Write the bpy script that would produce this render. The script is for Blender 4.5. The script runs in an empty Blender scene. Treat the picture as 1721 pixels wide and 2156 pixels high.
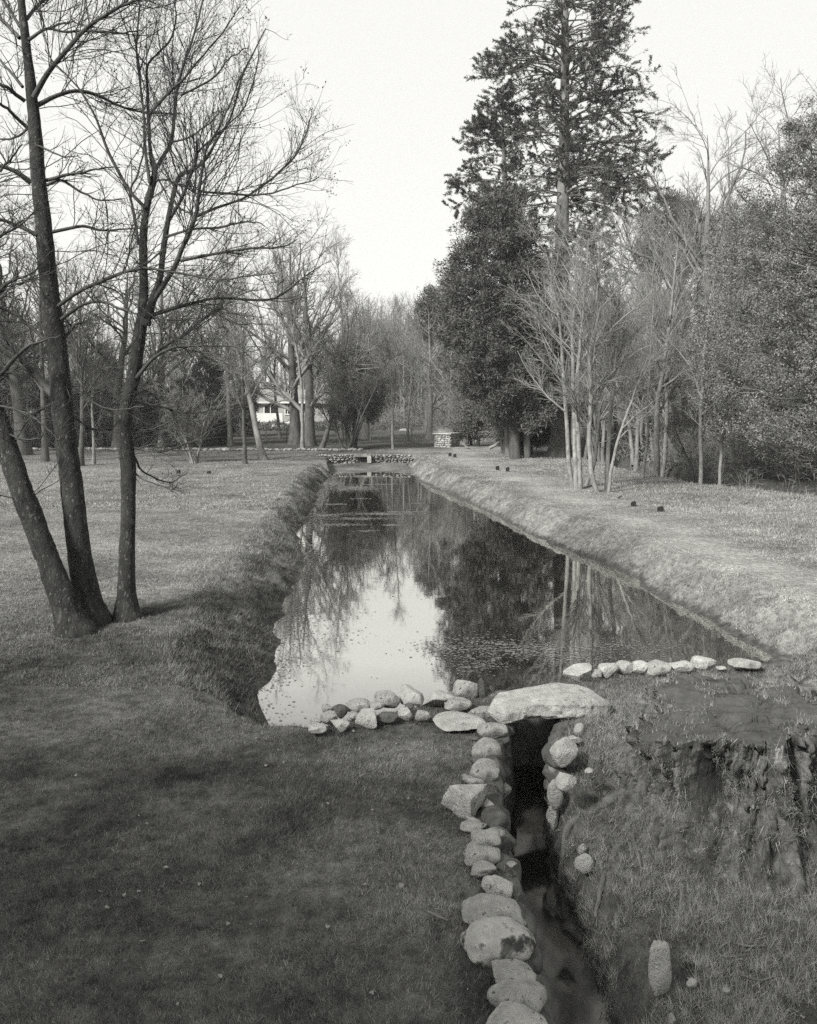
import bpy, bmesh, math, random
import numpy as np
from mathutils import Vector, Matrix

# ---------------------------------------------------------------- camera, sky, sun, exposure
S = bpy.context.scene
COL = S.collection
CAM_H, FPX, CX, HY = 3.1, 1726.0, 860.5, 850.0
cd = bpy.data.cameras.new("camera")
cam = bpy.data.objects.new("camera", cd); COL.objects.link(cam)
cam.location = (0, 0, CAM_H); cam.rotation_euler = (math.pi / 2, 0, 0)
cd.sensor_width = 36.0; cd.lens = 36.0 * FPX / 2156.0
cd.shift_y = -(1078.0 - HY) / 2156.0
cd.clip_start = 0.1; cd.clip_end = 3000
S.camera = cam
SUN_EL, SUN_AZ = math.radians(36), math.radians(222)     # azimuth clockwise from +Y: behind and to the left
W = bpy.data.worlds.new("World"); S.world = W; W.use_nodes = True
wn = W.node_tree.nodes; wl = W.node_tree.links
for n in list(wn): wn.remove(n)
sky = wn.new("ShaderNodeTexSky"); sky.sky_type = 'NISHITA'; sky.sun_disc = False
sky.sun_elevation = SUN_EL; sky.sun_rotation = SUN_AZ; sky.air_density = 1.0; sky.dust_density = 2.0; sky.ozone_density = 1.0
bw = wn.new("ShaderNodeRGBToBW"); tint = wn.new("ShaderNodeMixRGB"); tint.blend_type = 'MULTIPLY'; tint.inputs[0].default_value = 1
tint.inputs[2].default_value = (1.0, .998, 0.965, 1)
bg = wn.new("ShaderNodeBackground"); bg.inputs[1].default_value = 0.0655
wo = wn.new("ShaderNodeOutputWorld")
veil = wn.new("ShaderNodeMixRGB"); veil.inputs[0].default_value = .8; veil.inputs[2].default_value = (7.2, 7.2, 7.2, 1)   # thin even cloud over the sky
wl.new(sky.outputs[0], bw.inputs[0]); wl.new(bw.outputs[0], veil.inputs[1]); wl.new(veil.outputs[0], tint.inputs[1]); wl.new(tint.outputs[0], bg.inputs[0]); wl.new(bg.outputs[0], wo.inputs[0])
sd = bpy.data.lights.new("sun", 'SUN'); sun = bpy.data.objects.new("sun", sd); COL.objects.link(sun)
sd.energy = 4.8; sd.angle = math.radians(10); sd.color = (1.0, 0.995, 0.96)
to_sun = Vector((math.sin(SUN_AZ) * math.cos(SUN_EL), math.cos(SUN_AZ) * math.cos(SUN_EL), math.sin(SUN_EL)))
sun.rotation_euler = to_sun.to_track_quat('Z', 'Y').to_euler()
S.view_settings.view_transform = 'Standard'; S.view_settings.look = 'None'
S.view_settings.exposure = 1.22; S.view_settings.gamma = 1.0
S.render.engine = 'CYCLES'
S.cycles.use_denoising = False
S.cycles.max_bounces = 5; S.cycles.diffuse_bounces = 2; S.cycles.glossy_bounces = 3; S.cycles.transparent_max_bounces = 6
S.cycles.sample_clamp_indirect = 3.0; S.cycles.sample_clamp_direct = 4.0

# ---------------------------------------------------------------- numpy helpers
def px(x, y, d):
    """picture position (1721 x 2156 units) at a distance of d metres -> a point in the world"""
    return np.array([(x - CX) / FPX * d, d, CAM_H - (y - HY) / FPX * d])
def dist(y, z=0.0):
    return (CAM_H - z) * FPX / (y - HY)
def sst(a, b, x):
    t = np.clip((x - a) / (b - a), 0, 1); return t * t * (3 - 2 * t)
def hash2(ix, iy, s):
    h = (ix.astype(np.int64) * 374761393 + iy.astype(np.int64) * 668265263 + s * 974711) & 0x7fffffff
    h = ((h ^ (h >> 13)) * 1274126177) & 0x7fffffff
    return ((h ^ (h >> 16)) & 0xffff) / 65535.0
def vnoise(x, y, s=0):
    ix = np.floor(x); iy = np.floor(y); fx = x - ix; fy = y - iy
    fx = fx * fx * (3 - 2 * fx); fy = fy * fy * (3 - 2 * fy)
    a = hash2(ix, iy, s); b = hash2(ix + 1, iy, s); c = hash2(ix, iy + 1, s); d = hash2(ix + 1, iy + 1, s)
    return (a + (b - a) * fx) * (1 - fy) + (c + (d - c) * fx) * fy
def fbm(x, y, s=0, o=4):
    v = 0; a = .5
    for k in range(o):
        v = v + a * (vnoise(x, y, s + k) - .5); x = x * 2.03 + 7.1; y = y * 2.03 - 3.7; a *= .5
    return v * 2

def mesh_np(name, V, F, mat=None, smooth=True):
    """F: (n,3) or (n,4) array, or a list of such arrays"""
    me = bpy.data.meshes.new(name)
    V = np.ascontiguousarray(V, dtype=np.float32)
    Fs = F if isinstance(F, list) else [F]
    Fs = [f for f in Fs if len(f)]
    loops = np.concatenate([f.ravel() for f in Fs]).astype(np.int32)
    tot = np.concatenate([np.full(len(f), f.shape[1], dtype=np.int32) for f in Fs])
    start = np.concatenate([[0], np.cumsum(tot)[:-1]]).astype(np.int32)
    me.vertices.add(len(V)); me.vertices.foreach_set("co", V.ravel())
    me.loops.add(len(loops)); me.loops.foreach_set("vertex_index", loops)
    me.polygons.add(len(tot)); me.polygons.foreach_set("loop_start", start); me.polygons.foreach_set("loop_total", tot)
    me.polygons.foreach_set("use_smooth", np.full(len(tot), smooth, dtype=bool))
    me.update(calc_edges=True)
    if mat: me.materials.append(mat)
    return me
def link(name, me, parent=None, loc=None):
    o = bpy.data.objects.new(name, me); COL.objects.link(o)
    if parent: o.parent = parent
    if loc is not None: o.location = loc
    return o
def tag(o, label=None, cat=None, group=None, kind=None):
    if label: o["label"] = label
    if cat: o["category"] = cat
    if group: o["group"] = group
    if kind: o["kind"] = kind
    return o
def empty(name, loc=(0, 0, 0)):
    o = bpy.data.objects.new(name, None); COL.objects.link(o); o.location = loc; o.empty_display_size = .3; return o
def copy_tree(o, parent=None):
    c = o.copy(); COL.objects.link(c)
    if parent: c.parent = parent
    for ch in list(o.children): copy_tree(ch, c)
    return c

class Geo:
    """collects vertices and faces of one mesh"""
    def __init__(s): s.V = []; s.Q = []; s.T = []; s.n = 0
    def add(s, V, Q=None, T=None):
        if Q is not None and len(Q): s.Q.append(np.asarray(Q) + s.n)
        if T is not None and len(T): s.T.append(np.asarray(T) + s.n)
        s.V.append(V); s.n += len(V)
    def tubes(s, pts, rad, sides=4):
        N, K, _ = pts.shape
        if N == 0: return s
        tg = np.gradient(pts, axis=1); tg /= np.linalg.norm(tg, axis=2, keepdims=True) + 1e-9
        mean = tg.mean(1); ref = np.where(np.abs(mean[:, 2:3]) < .8, [[0, 0, 1.]], [[1., 0, 0]])[:, None, :]
        a = np.cross(tg, np.broadcast_to(ref, tg.shape)); a /= np.linalg.norm(a, axis=2, keepdims=True) + 1e-9
        b = np.cross(tg, a)
        ang = np.arange(sides) * 2 * np.pi / sides
        V = pts[:, :, None, :] + rad[:, :, None, None] * (a[:, :, None, :] * np.cos(ang)[None, None, :, None] + b[:, :, None, :] * np.sin(ang)[None, None, :, None])
        base = (np.arange(N) * K * sides)[:, None, None]; k = (np.arange(K - 1) * sides)[None, :, None]; j = np.arange(sides)[None, None, :]
        j2 = (j + 1) % sides
        Q = np.stack([base + k + j, base + k + j2, base + k + sides + j2, base + k + sides + j], -1).reshape(-1, 4)
        s.add(V.reshape(-1, 3), Q); return s
    def sprays(s, c, d, L, w, rng, flat=None):
        """diamond leaves / needle sprays: base c, direction d"""
        N = len(c)
        if N == 0: return s
        d = d / (np.linalg.norm(d, axis=1, keepdims=True) + 1e-9)
        r = rng.normal(size=(N, 3)) if flat is None else flat + .35 * rng.normal(size=(N, 3))
        sd_ = np.cross(d, r); sd_ /= np.linalg.norm(sd_, axis=1, keepdims=True) + 1e-9
        L = np.broadcast_to(np.asarray(L, float), (N,))[:, None]; w = np.broadcast_to(np.asarray(w, float), (N,))[:, None]
        mid = c + d * L * .5
        V = np.stack([c, mid + sd_ * w * .5, c + d * L, mid - sd_ * w * .5], 1).reshape(-1, 3)
        s.add(V, np.arange(N * 4).reshape(-1, 4)); return s
    def blades(s, c, d, w, rng):
        """single-triangle grass blades from c to c+d"""
        N = len(c); th = rng.uniform(0, np.pi, N); sx = np.stack([np.cos(th), np.sin(th), 0 * th], 1) * np.asarray(w).reshape(-1, 1) * .5
        V = np.stack([c - sx, c + sx, c + d], 1).reshape(-1, 3)
        s.add(V, None, np.arange(N * 3).reshape(-1, 3)); return s
    def box(s, c, size, rz=0.0):
        hx, hy, hz = [q / 2 for q in size]
        V = np.array([[-hx, -hy, -hz], [hx, -hy, -hz], [hx, hy, -hz], [-hx, hy, -hz], [-hx, -hy, hz], [hx, -hy, hz], [hx, hy, hz], [-hx, hy, hz]])
        ca, sa = math.cos(rz), math.sin(rz); V = V @ np.array([[ca, sa, 0], [-sa, ca, 0], [0, 0, 1]]) + np.array(c)
        s.add(V, [[0, 3, 2, 1], [4, 5, 6, 7], [0, 1, 5, 4], [1, 2, 6, 5], [2, 3, 7, 6], [3, 0, 4, 7]]); return s
    def mesh(s, name, mat, smooth=True):
        F = []
        if s.Q: F.append(np.concatenate(s.Q))
        if s.T: F.append(np.concatenate(s.T))
        return mesh_np(name, np.concatenate(s.V), F, mat, smooth)

# ---------------------------------------------------------------- materials (black-and-white print, faintly warm)
def g(v): return (v, v * .997, v * .952, 1)
def mat(name, lo, hi, scale=6.0, rough=.9, detail=6, bump=0.0, bscale=None, spec=.2, stops=None, stretch=None, second=None, attr=None):
    m = bpy.data.materials.new(name); m.use_nodes = True; nt = m.node_tree; N = nt.nodes; L = nt.links
    b = N["Principled BSDF"]; b.inputs["Roughness"].default_value = rough; b.inputs["Specular IOR Level"].default_value = spec
    tc = N.new("ShaderNodeTexCoord"); mp = N.new("ShaderNodeMapping"); L.new(tc.outputs["Object"], mp.inputs[0])
    if stretch: mp.inputs["Scale"].default_value = stretch
    nz = N.new("ShaderNodeTexNoise"); nz.inputs["Scale"].default_value = scale; nz.inputs["Detail"].default_value = detail; nz.inputs["Roughness"].default_value = .65
    L.new(mp.outputs[0], nz.inputs["Vector"])
    cr = N.new("ShaderNodeValToRGB"); L.new(nz.outputs[0], cr.inputs[0])
    e = cr.color_ramp.elements; e[0].position = .32; e[0].color = g(lo); e[1].position = .68; e[1].color = g(hi)
    for p, v in (stops or []):
        q = e.new(p); q.color = g(v)
    out = cr.outputs[0]
    if second:                       # (scale, threshold, softness, value): patches such as lichen, moss, wear
        for sc, th, so, val in second:
            n2 = N.new("ShaderNodeTexNoise"); n2.inputs["Scale"].default_value = sc; n2.inputs["Detail"].default_value = 5; n2.inputs["Roughness"].default_value = .6
            L.new(mp.outputs[0], n2.inputs["Vector"])
            mr = N.new("ShaderNodeMapRange"); mr.inputs[1].default_value = th; mr.inputs[2].default_value = th + so; L.new(n2.outputs[0], mr.inputs[0])
            mx = N.new("ShaderNodeMixRGB"); L.new(mr.outputs[0], mx.inputs[0]); L.new(out, mx.inputs[1]); mx.inputs[2].default_value = g(val); out = mx.outputs[0]
    if attr:                         # kind of cover, stored on the mesh, scales the colour
        at = N.new("ShaderNodeAttribute"); at.attribute_name = attr
        mx = N.new("ShaderNodeMixRGB"); mx.blend_type = 'MULTIPLY'; mx.inputs[0].default_value = 1
        L.new(out, mx.inputs[1]); L.new(at.outputs["Color"], mx.inputs[2]); out = mx.outputs[0]
    L.new(out, b.inputs["Base Color"])
    if bump:
        n3 = N.new("ShaderNodeTexNoise"); n3.inputs["Scale"].default_value = bscale or scale * 3; n3.inputs["Detail"].default_value = 8; n3.inputs["Roughness"].default_value = .7
        L.new(mp.outputs[0], n3.inputs["Vector"])
        bp = N.new("ShaderNodeBump"); bp.inputs["Strength"].default_value = bump; bp.inputs["Distance"].default_value = .05
        L.new(n3.outputs[0], bp.inputs["Height"]); L.new(bp.outputs[0], b.inputs["Normal"])
    return m
M = {}
M['ground'] = mat("grassy_ground", .045, .14, 9, .95, 9, .9, 30, .05, attr="cover")
M['blade'] = mat("grass_blades", .055, .17, 14, .7, 4, 0, None, .15, attr="cover")
M['tuft'] = mat("tuft_blades", .07, .32, 12, .6, 4, 0, None, .25)
M['bank_tuft'] = mat("dark_bank_grass", .03, .11, 5, .7, 4, 0, None, .15)
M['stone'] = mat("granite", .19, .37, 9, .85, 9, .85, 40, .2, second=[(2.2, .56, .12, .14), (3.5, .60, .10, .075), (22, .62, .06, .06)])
M['stone_dark'] = mat("dark_and_shaded_granite", .045, .11, 9, .8, 9, .55, 40, .25, second=[(4, .58, .08, .05)])  # darker granite; for the stones labelled shaded, the shade is in this colour
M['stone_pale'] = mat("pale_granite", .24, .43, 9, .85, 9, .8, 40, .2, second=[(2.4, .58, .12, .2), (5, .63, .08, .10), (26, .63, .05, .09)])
M['stone_patchy'] = mat("lichen_patched_granite", .22, .34, 7, .85, 9, .5, 40, .2, second=[(6, .53, .07, .035), (2.5, .6, .1, .12)])
M['walling'] = mat("walling_stone", .09, .22, 3.2, .9, 6, .4, 30, .15)
M['bark_near'] = mat("alder_bark", .013, .045, 7, .9, 9, 1.0, 18, .15, stretch=(1, 1, .45), second=[(9, .62, .08, .08), (34, .60, .05, .11)])
M['twig_near'] = mat("alder_twigs", .025, .055, 6, .8, 3)
M['bark_far'] = mat("grey_bark", .07, .17, 5, .9, 6, .6, 12, .1, stretch=(1, 1, .4))
M['bark_dark'] = mat("dark_bark", .03, .08, 4, .9, 6, .6, 12, .1, stretch=(1, 1, .4))
M['bark_pale'] = mat("pale_bark", .08, .20, 5, .85, 6, .5, 14, .15, stretch=(1, 1, .6), second=[(7, .6, .08, .05)])
M['twig_far'] = mat("grey_twigs", .085, .18, 2, .85, 3)
M['twig_pale'] = mat("pale_twigs", .10, .19, 2, .8, 3)
M['twig_dark'] = mat("dark_twigs", .035, .07, 2, .85, 3)
M['needle'] = mat("fir_needles", .03, .075, 1.2, .7, 4, spec=.2)
M['yew'] = mat("yew_leaves", .03, .085, 1.6, .65, 4, spec=.25)
M['holly'] = mat("holly_leaves", .045, .17, 2.5, .55, 4, spec=.25)
M['shrub'] = mat("shrub_leaves", .03, .08, 1.6, .6, 4, spec=.25)
M['far_leaf'] = mat("far_wood_twigs", .06, .15, .35, .9, 4)
M['stump'] = mat("rotten_wood", .022, .19, 8, .9, 9, 1.0, 22, .15, stretch=(1, 1, .3), second=[(10, .62, .06, .26), (3, .62, .12, .03)])
M['sawn'] = mat("weathered_sawn_wood", .045, .085, 7, .85, 8, .6, 24, .15, second=[(9, .66, .05, .14), (2.5, .6, .1, .03)])
M['root'] = mat("bare_root", .06, .17, 9, .85, 8, .6, 30, .2)
M['wood_or_niche_shade'] = mat("dark_wood_and_niche_shade", .008, .02, 8, .9)  # dark post wood; also painted as the shade inside the far wall's opening
M['wood'] = mat("fence_wood", .06, .14, 8, .9, stretch=(1, 1, .3))
M['dead_leaf'] = mat("dead_leaf", .07, .26, 6, .7, 3)
M['scum'] = mat("pond_weed", .06, .16, 3, .5, 4, spec=.4)
M['render_wall'] = mat("pale_rendered_wall", .17, .24, 2, .9, 5)
M['slate'] = mat("slate_roof", .12, .18, 4, .7, 5, .4, 20)
M['white'] = mat("white_painted", .36, .44, 2, .6, 3)
M['pane'] = mat("dark_window_pane", .01, .02, 2, .1, 2, spec=.5)
M['mud'] = mat("mud", .05, .12, 8, .7, 8, .8, 25, .3)
def water_mat(name, col, rough, bmp):
    m = bpy.data.materials.new(name); m.use_nodes = True; N = m.node_tree.nodes; L = m.node_tree.links; b = N["Principled BSDF"]
    b.inputs["Base Color"].default_value = g(col); b.inputs["Roughness"].default_value = rough; b.inputs["IOR"].default_value = 1.4
    tc = N.new("ShaderNodeTexCoord"); nz = N.new("ShaderNodeTexNoise"); nz.inputs["Scale"].default_value = 2.2; nz.inputs["Detail"].default_value = 3
    L.new(tc.outputs["Object"], nz.inputs["Vector"]); bp = N.new("ShaderNodeBump"); bp.inputs["Strength"].default_value = bmp; bp.inputs["Distance"].default_value = .01
    L.new(nz.outputs[0], bp.inputs["Height"])
    gl = N.new("ShaderNodeBsdfGlossy"); gl.inputs["Roughness"].default_value = rough; gl.inputs["Color"].default_value = (1, .99, .955, 1); L.new(bp.outputs[0], gl.inputs["Normal"])
    df = N.new("ShaderNodeBsdfDiffuse"); df.inputs["Color"].default_value = g(col)
    lw = N.new("ShaderNodeLayerWeight"); lw.inputs[0].default_value = .5; L.new(bp.outputs[0], lw.inputs["Normal"]); fr = N.new("ShaderNodeValToRGB"); L.new(lw.outputs["Facing"], fr.inputs[0])
    e = fr.color_ramp.elements; e[0].position = 0; e[0].color = (.04,) * 3 + (1,); e[1].position = 1; e[1].color = (.9,) * 3 + (1,)
    for p_, v_ in ((.5, .12), (.62, .34), (.70, .72), (.85, .74)): q = e.new(p_); q.color = (v_,) * 3 + (1,)
    mx = N.new("ShaderNodeMixShader"); L.new(fr.outputs[0], mx.inputs[0]); L.new(df.outputs[0], mx.inputs[1]); L.new(gl.outputs[0], mx.inputs[2]); L.new(mx.outputs[0], N["Material Output"].inputs["Surface"]); N.remove(b); return m
M['water'] = water_mat("still_pond_water", .012, .03, .10)
M['stream'] = water_mat("dark_stream_water", .012, .06, .08)

# ---------------------------------------------------------------- terrain
WATER_Z, STREAM_Z = -.6, -.75
POND = [((-1.5, 9.2), .95), ((-1.85, 10.1), 1.0), ((-2.0, 11.9), 1.15), ((-2.2, 15.3), 1.25), ((-2.58, 19.4), 1.1), ((-3.25, 25.5), .9), ((-3.6, 31.9), .9), ((-4.2, 42.6), .8),
        ((-4.85, 49.0), .10), ((-.1, 49.0), .8), ((.15, 42.5), .9), ((.46, 39.4), .95), ((2.44, 30.1), 1.0), ((3.7, 22.0), 1.0), ((4.64, 18.2), 1.0), ((5.15, 13.9), 1.0), ((5.3, 11.9), .9), ((5.0, 10.6), .6),
        ((3.9, 9.75), .15), ((2.0, 9.3), .15), ((.7, 8.85), .15), ((0.0, 8.55), .15), ((-.5, 8.25), .15), ((-.9, 8.05), .2), ((-1.25, 8.5), .6)]
PV = np.array([p for p, w in POND]); PW = np.array([w for p, w in POND])
def pond_t(X, Y):
    """outside: distance to the water's edge over the bank's width; inside: minus the distance in metres"""
    shp = X.shape; X = X.ravel(); Y = Y.ravel(); wk = sst(9.2, 11, Y) * sst(48, 44, Y); X = X + wk * (.35 * fbm(X * .5, Y * .5, 91, 2) + .16 * fbm(X * 2.1, Y * 2.1, 92, 3)); t = np.full(X.shape, 1e9); di = np.full(X.shape, 1e9); ins = np.zeros(X.shape, bool)
    n = len(PV)
    for i in range(n):
        a = PV[i]; b = PV[(i + 1) % n]; e = b - a
        u = np.clip(((X - a[0]) * e[0] + (Y - a[1]) * e[1]) / (e @ e), 0, 1)
        dd = np.hypot(X - a[0] - u * e[0], Y - a[1] - u * e[1]); w = PW[i] + (PW[(i + 1) % n] - PW[i]) * u if PW[i] > .2 and PW[(i + 1) % n] > .2 else min(PW[i], PW[(i + 1) % n])
        t = np.minimum(t, dd / w); di = np.minimum(di, dd)
        c = ((a[1] > Y) != (b[1] > Y)); xs = a[0] + (Y - a[1]) / (e[1] if abs(e[1]) > 1e-9 else 1e-9) * e[0]
        ins ^= c & (X < xs)
    return np.where(ins, -di, t).reshape(shp)
DITCH = np.array([(8.6, 90), (9.3, 60), (10.2, 46.5), (11.0, 36.9), (11.5, 32.4), (13.1, 30.4), (14.2, 28.3), (18, 24), (30, 16), (60, 0)], float)
def ditch_s(X, Y):
    best = np.full(X.shape, 1e9); sg = np.ones(X.shape)
    for i in range(len(DITCH) - 1):
        a, b = DITCH[i], DITCH[i + 1]; e = b - a
        u = np.clip(((X - a[0]) * e[0] + (Y - a[1]) * e[1]) / (e @ e), 0, 1)
        dx = X - a[0] - u * e[0]; dy = Y - a[1] - u * e[1]; dd = np.hypot(dx, dy)
        s = np.sign(e[0] * (Y - a[1]) - e[1] * (X - a[0])); m = dd < best
        best = np.where(m, dd, best); sg = np.where(m, s, sg)
    return best * sg          # positive beyond the ditch
def xl(Y): return np.interp(Y, [0, 4, 6, 6.8, 7.3, 8, 9], [.68, .69, .70, .74, .82, 1.0, 1.05])
def xr(Y): return np.interp(Y, [0, 5, 6.5, 7.3, 8.2, 9], [1.07, 1.12, 1.09, 1.16, 1.46, 1.56])
def ground_h(X, Y):
    X = np.asarray(X, float); Y = np.asarray(Y, float)
    far = sst(12, 30, np.hypot(X, Y))
    z = .05 * fbm(X * .35, Y * .35, 3) * (.4 + .6 * far) + .03 * fbm(X * 1.7, Y * 1.7, 9, 3) + .012 * fbm(X * 6, Y * 6, 10, 3) * (1 - far)
    z = z + .55 * sst(66, 100, Y) + 7 * sst(100, 230, Y) + 10 * sst(150, 500, np.abs(X))
    # raised soft ground on the right, sunk ground before the stump
    right = sst(1.2, 1.5, X - (xr(Y) - 1.25)) * sst(9.2, 8.2, Y)
    low = -.46 * (1 - sst(6.3, 7.9, Y)) + .04
    low = low + .10 * np.exp(-((X - 2.6) / .8) ** 2 - ((Y - 7.1) / .6) ** 2)
    z = z * (1 - right) + (low + .11 * fbm(X * 2.3, Y * 2.3, 21) + .08 * fbm(X * 7, Y * 7, 5, 3)) * right
    # ditch and wooded slope behind it
    s = ditch_s(X, Y); s = s + .35 * fbm(X * .6, Y * .6, 31)
    cut = sst(-.5, .1, s) * sst(2.3, 1.7, s)
    z = z - .85 * cut + np.clip(s - 1.8, 0, 14) * .165 * sst(1.5, 4, s) + .15 * fbm(X * .8, Y * .8, 12) * sst(1.5, 3, s)
    # pond and its banks
    t = pond_t(X, Y)
    tn = t + (.22 * fbm(X * .9, Y * .9, 41) + .22 * fbm(X * 2.7, Y * 2.7, 42, 3)) * (t > 0) * sst(0, .3, t) * sst(9.0, 9.6, Y + 2 * (X < -1))
    bank = WATER_Z + (0 - WATER_Z) * (.45 * np.sin(np.clip(tn, 0, 1) * np.pi / 2) + .55 * sst(0, 1.1, tn))
    bank = bank + (.06 * fbm(X * 3.2, Y * 3.2, 17, 3) + .05 * fbm(X * 7.5, Y * 7.5, 18, 3)) * np.clip(t * 4, 0, 1) * sst(1.3, .9, t)
    beach = WATER_Z + (Y - 43.5) * .03 + .07 * fbm(X * .7, Y * .7, 55)
    inside = np.where(Y > 40, np.maximum(WATER_Z - np.clip(-t, 0, .5) * .8, beach), WATER_Z - np.clip(-t, 0, 1) * .6)
    w = sst(1.15, .85, t)
    z = np.where(t < 0, inside, z * (1 - w) + bank * w)
    # stone-lined channel
    a, b = xl(Y), xr(Y); bw_ = .38 + (.12 - .38) * sst(6.0, 7.8, Y)
    k = np.minimum((X - a) / .07, (b + bw_ - X) / bw_)
    depth = sst(-.05, 1.0, k) * (Y < 8.72)
    z = np.where((Y < 8.72) & (k > -.05), z * (1 - depth) + (-1.0) * depth, z)
    return z

def axis(parts):
    out = []
    for a, b, st in parts: out += list(np.arange(a, b, st))
    return np.array(out + [parts[-1][1]])
gx = np.concatenate([-np.geomspace(420, 15, 34), axis([(-14.5, -6, .3), (-6, .5, .07), (.5, 2.2, .03), (2.2, 7, .07), (7, 26, .25)]), np.geomspace(26.5, 420, 30)])
gy = np.concatenate([-np.geomspace(120, 3, 14), axis([(-2.5, 3, .3), (3, 9.6, .045), (9.6, 20, .08), (20, 50, .14), (50, 75, .5)]), np.geomspace(76, 700, 36)])
GX, GY = np.meshgrid(gx, gy, indexing='ij'); GZ = ground_h(GX, GY)
nx_, ny_ = GX.shape; idx = np.arange(nx_ * ny_).reshape(nx_, ny_)
F = np.stack([idx[:-1, :-1], idx[1:, :-1], idx[1:, 1:], idx[:-1, 1:]], -1).reshape(-1, 4)
def cover(X, Y):
    """how pale the plant cover is: moist lawn, worn turf, dry meadow grass, mud, leaf mould"""
    t = pond_t(X, Y); s = ditch_s(X, Y)
    c = .95 + .6 * fbm(X * .5, Y * .9, 71) + .5 * fbm(X * 2.1, Y * 2.6, 73) + .4 * fbm(X * 6, Y * 6, 74, 3)
    # drier paler grass across the right bank and worn path along it
    r = sst(-1.0, 1.5, X - np.interp(Y, [5, 10, 12, 14, 18, 22, 30, 40, 60], [3.2, 4.6, 5, 5, 4.5, 3.6, 2.3, .3, -2]))
    c = c + .5 * r * (Y > 7)
    lip = np.interp(Y, [8, 12.4, 15.7, 20, 30, 40, 60], [6.5, 6.3, 6.1, 5.6, 4.4, 3.2, 2.5])
    c = c + .55 * np.exp(-((X - lip - .5) / .9) ** 2) * (Y > 9) * (1 + .6 * fbm(X, Y * .5, 77))
    # paler short turf on the open lawn, worn patch by the wall of stones
    c = c + .35 * sst(-.5, -5, X) * sst(10, 16, Y) * sst(50, 38, Y)
    c = c + .7 * np.exp(-((X + .15) / .5) ** 2 - ((Y - 7.35) / .35) ** 2)
    c = c + .35 * np.exp(-((X - 2.6) / 1.2) ** 2 - ((Y - 8.6) / .5) ** 2)
    left_bank = (t > 0) * sst(1.0, .15, t) * (X < 0)
    c = c * (1 - left_bank * (.35 + .5 * fbm(X * 2.2, Y * 2.2, 79)))
    c = np.where(t < .12, np.where(Y > 42, 1.1 + .6 * fbm(X * 1.5, Y * 1.5, 78), .55), c)
    c = np.where(s > -.3, .55, c)                       # leaf mould under the wood
    c = c * (1 - .45 * sst(52, 58, Y) * (X < 3))
    return np.clip(c, .25, 2.6)
C = cover(GX, GY).ravel()
gm = mesh_np("ground", np.stack([GX, GY, GZ], -1).reshape(-1, 3), F, M['ground'])
def set_cover(me, c):
    at = me.color_attributes.new("cover", 'FLOAT_COLOR', 'POINT')
    at.data.foreach_set("color", np.stack([c, c, c, np.ones_like(c)], 1).astype(np.float32).ravel())
set_cover(gm, C)
ground = tag(link("ground", gm), kind="structure")

# water sheets
cen = PV.mean(0); n = len(PV); wv = []
for i in range(n):
    e = PV[(i + 1) % n] - PV[i - 1]; e /= np.linalg.norm(e); nrm = np.array([e[1], -e[0]])
    if nrm @ (PV[i] - cen) < 0 and not (PV[i][1] < 9.0): nrm = -nrm
    if PV[i][1] < 9.8 and PV[i][0] > -.95: nrm = np.array([0, -.12])
    wv.append((*(PV[i] + nrm * .35), WATER_Z))
bm = bmesh.new(); bm.faces.new([bm.verts.new(v) for v in wv]); bmesh.ops.triangulate(bm, faces=bm.faces[:])
for f in bm.faces:
    if f.normal.z < 0: f.normal_flip()
me = bpy.data.meshes.new("pond_water"); bm.to_mesh(me); bm.free(); me.materials.append(M['water'])
tag(link("pond_water", me), kind="structure")
ys = np.linspace(-3, 8.7, 60); V = np.concatenate([np.stack([xl(ys) - .06, ys, 0 * ys + STREAM_Z], 1), np.stack([xr(ys) + .5 * (ys < 7) + .1, ys, 0 * ys + STREAM_Z], 1)])
Fq = np.array([[i, 60 + i, 61 + i, i + 1] for i in range(59)])
tag(link("stream_water", mesh_np("stream_water", V, Fq, M['stream'])), kind="structure")

# ---------------------------------------------------------------- stones
def unit_sphere(sub):
    bm = bmesh.new(); bmesh.ops.create_icosphere(bm, subdivisions=sub, radius=1.0)
    V = np.array([v.co[:] for v in bm.verts]); Fc = np.array([[v.index for v in f.verts] for f in bm.faces]); bm.free(); return V, Fc
ICO = {k: unit_sphere(k) for k in (1, 2, 3, 4)}
def stone_shape(seed, kind, sub=4):
    """kind: round / block / angular / slab / lobed"""
    rng = np.random.default_rng(seed); V, Fc = ICO[sub]; V = V.copy()
    nc, lo, hi = {'round': (11, .62, .92), 'block': (10, .5, .78), 'angular': (11, .40, .70), 'slab': (8, .62, .9), 'lobed': (8, .6, .95)}[kind]
    for k in range(nc):
        nn = rng.normal(size=3); nn /= np.linalg.norm(nn); c = rng.uniform(lo, hi)
        ex = np.maximum(0, V @ nn - c); V -= ex[:, None] * nn * (.93 if kind in ('angular', 'block') else .8)
    if kind == 'lobed': V *= (1 + .16 * np.sin(V[:, :1] * 5 + seed) * (V[:, 2:3] > -.3))
    r = 1 + .10 * fbm(V[:, 0] * 1.6 + seed * 3.1, V[:, 1] * 1.6 + V[:, 2] * 2.1, seed, 3) + .06 * fbm(V[:, 0] * 5 + V[:, 2] * 4, V[:, 1] * 5 - V[:, 2] * 3, seed + 4, 4)
    V *= r[:, None]
    lo_, hi_ = V.min(0), V.max(0); V = (V - (lo_ + hi_) / 2) / (hi_ - lo_)          # fits a unit box
    return V, Fc
STONES = []
def hit(x, y, d0=3.5, d1=12):
    d = np.arange(d0, d1, .02); X = (x - CX) / FPX * d; Z = CAM_H - (y - HY) / FPX * d; k = np.nonzero(Z < ground_h(X, d))[0]
    return float(d[k[0]]) if len(k) else d1
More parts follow.
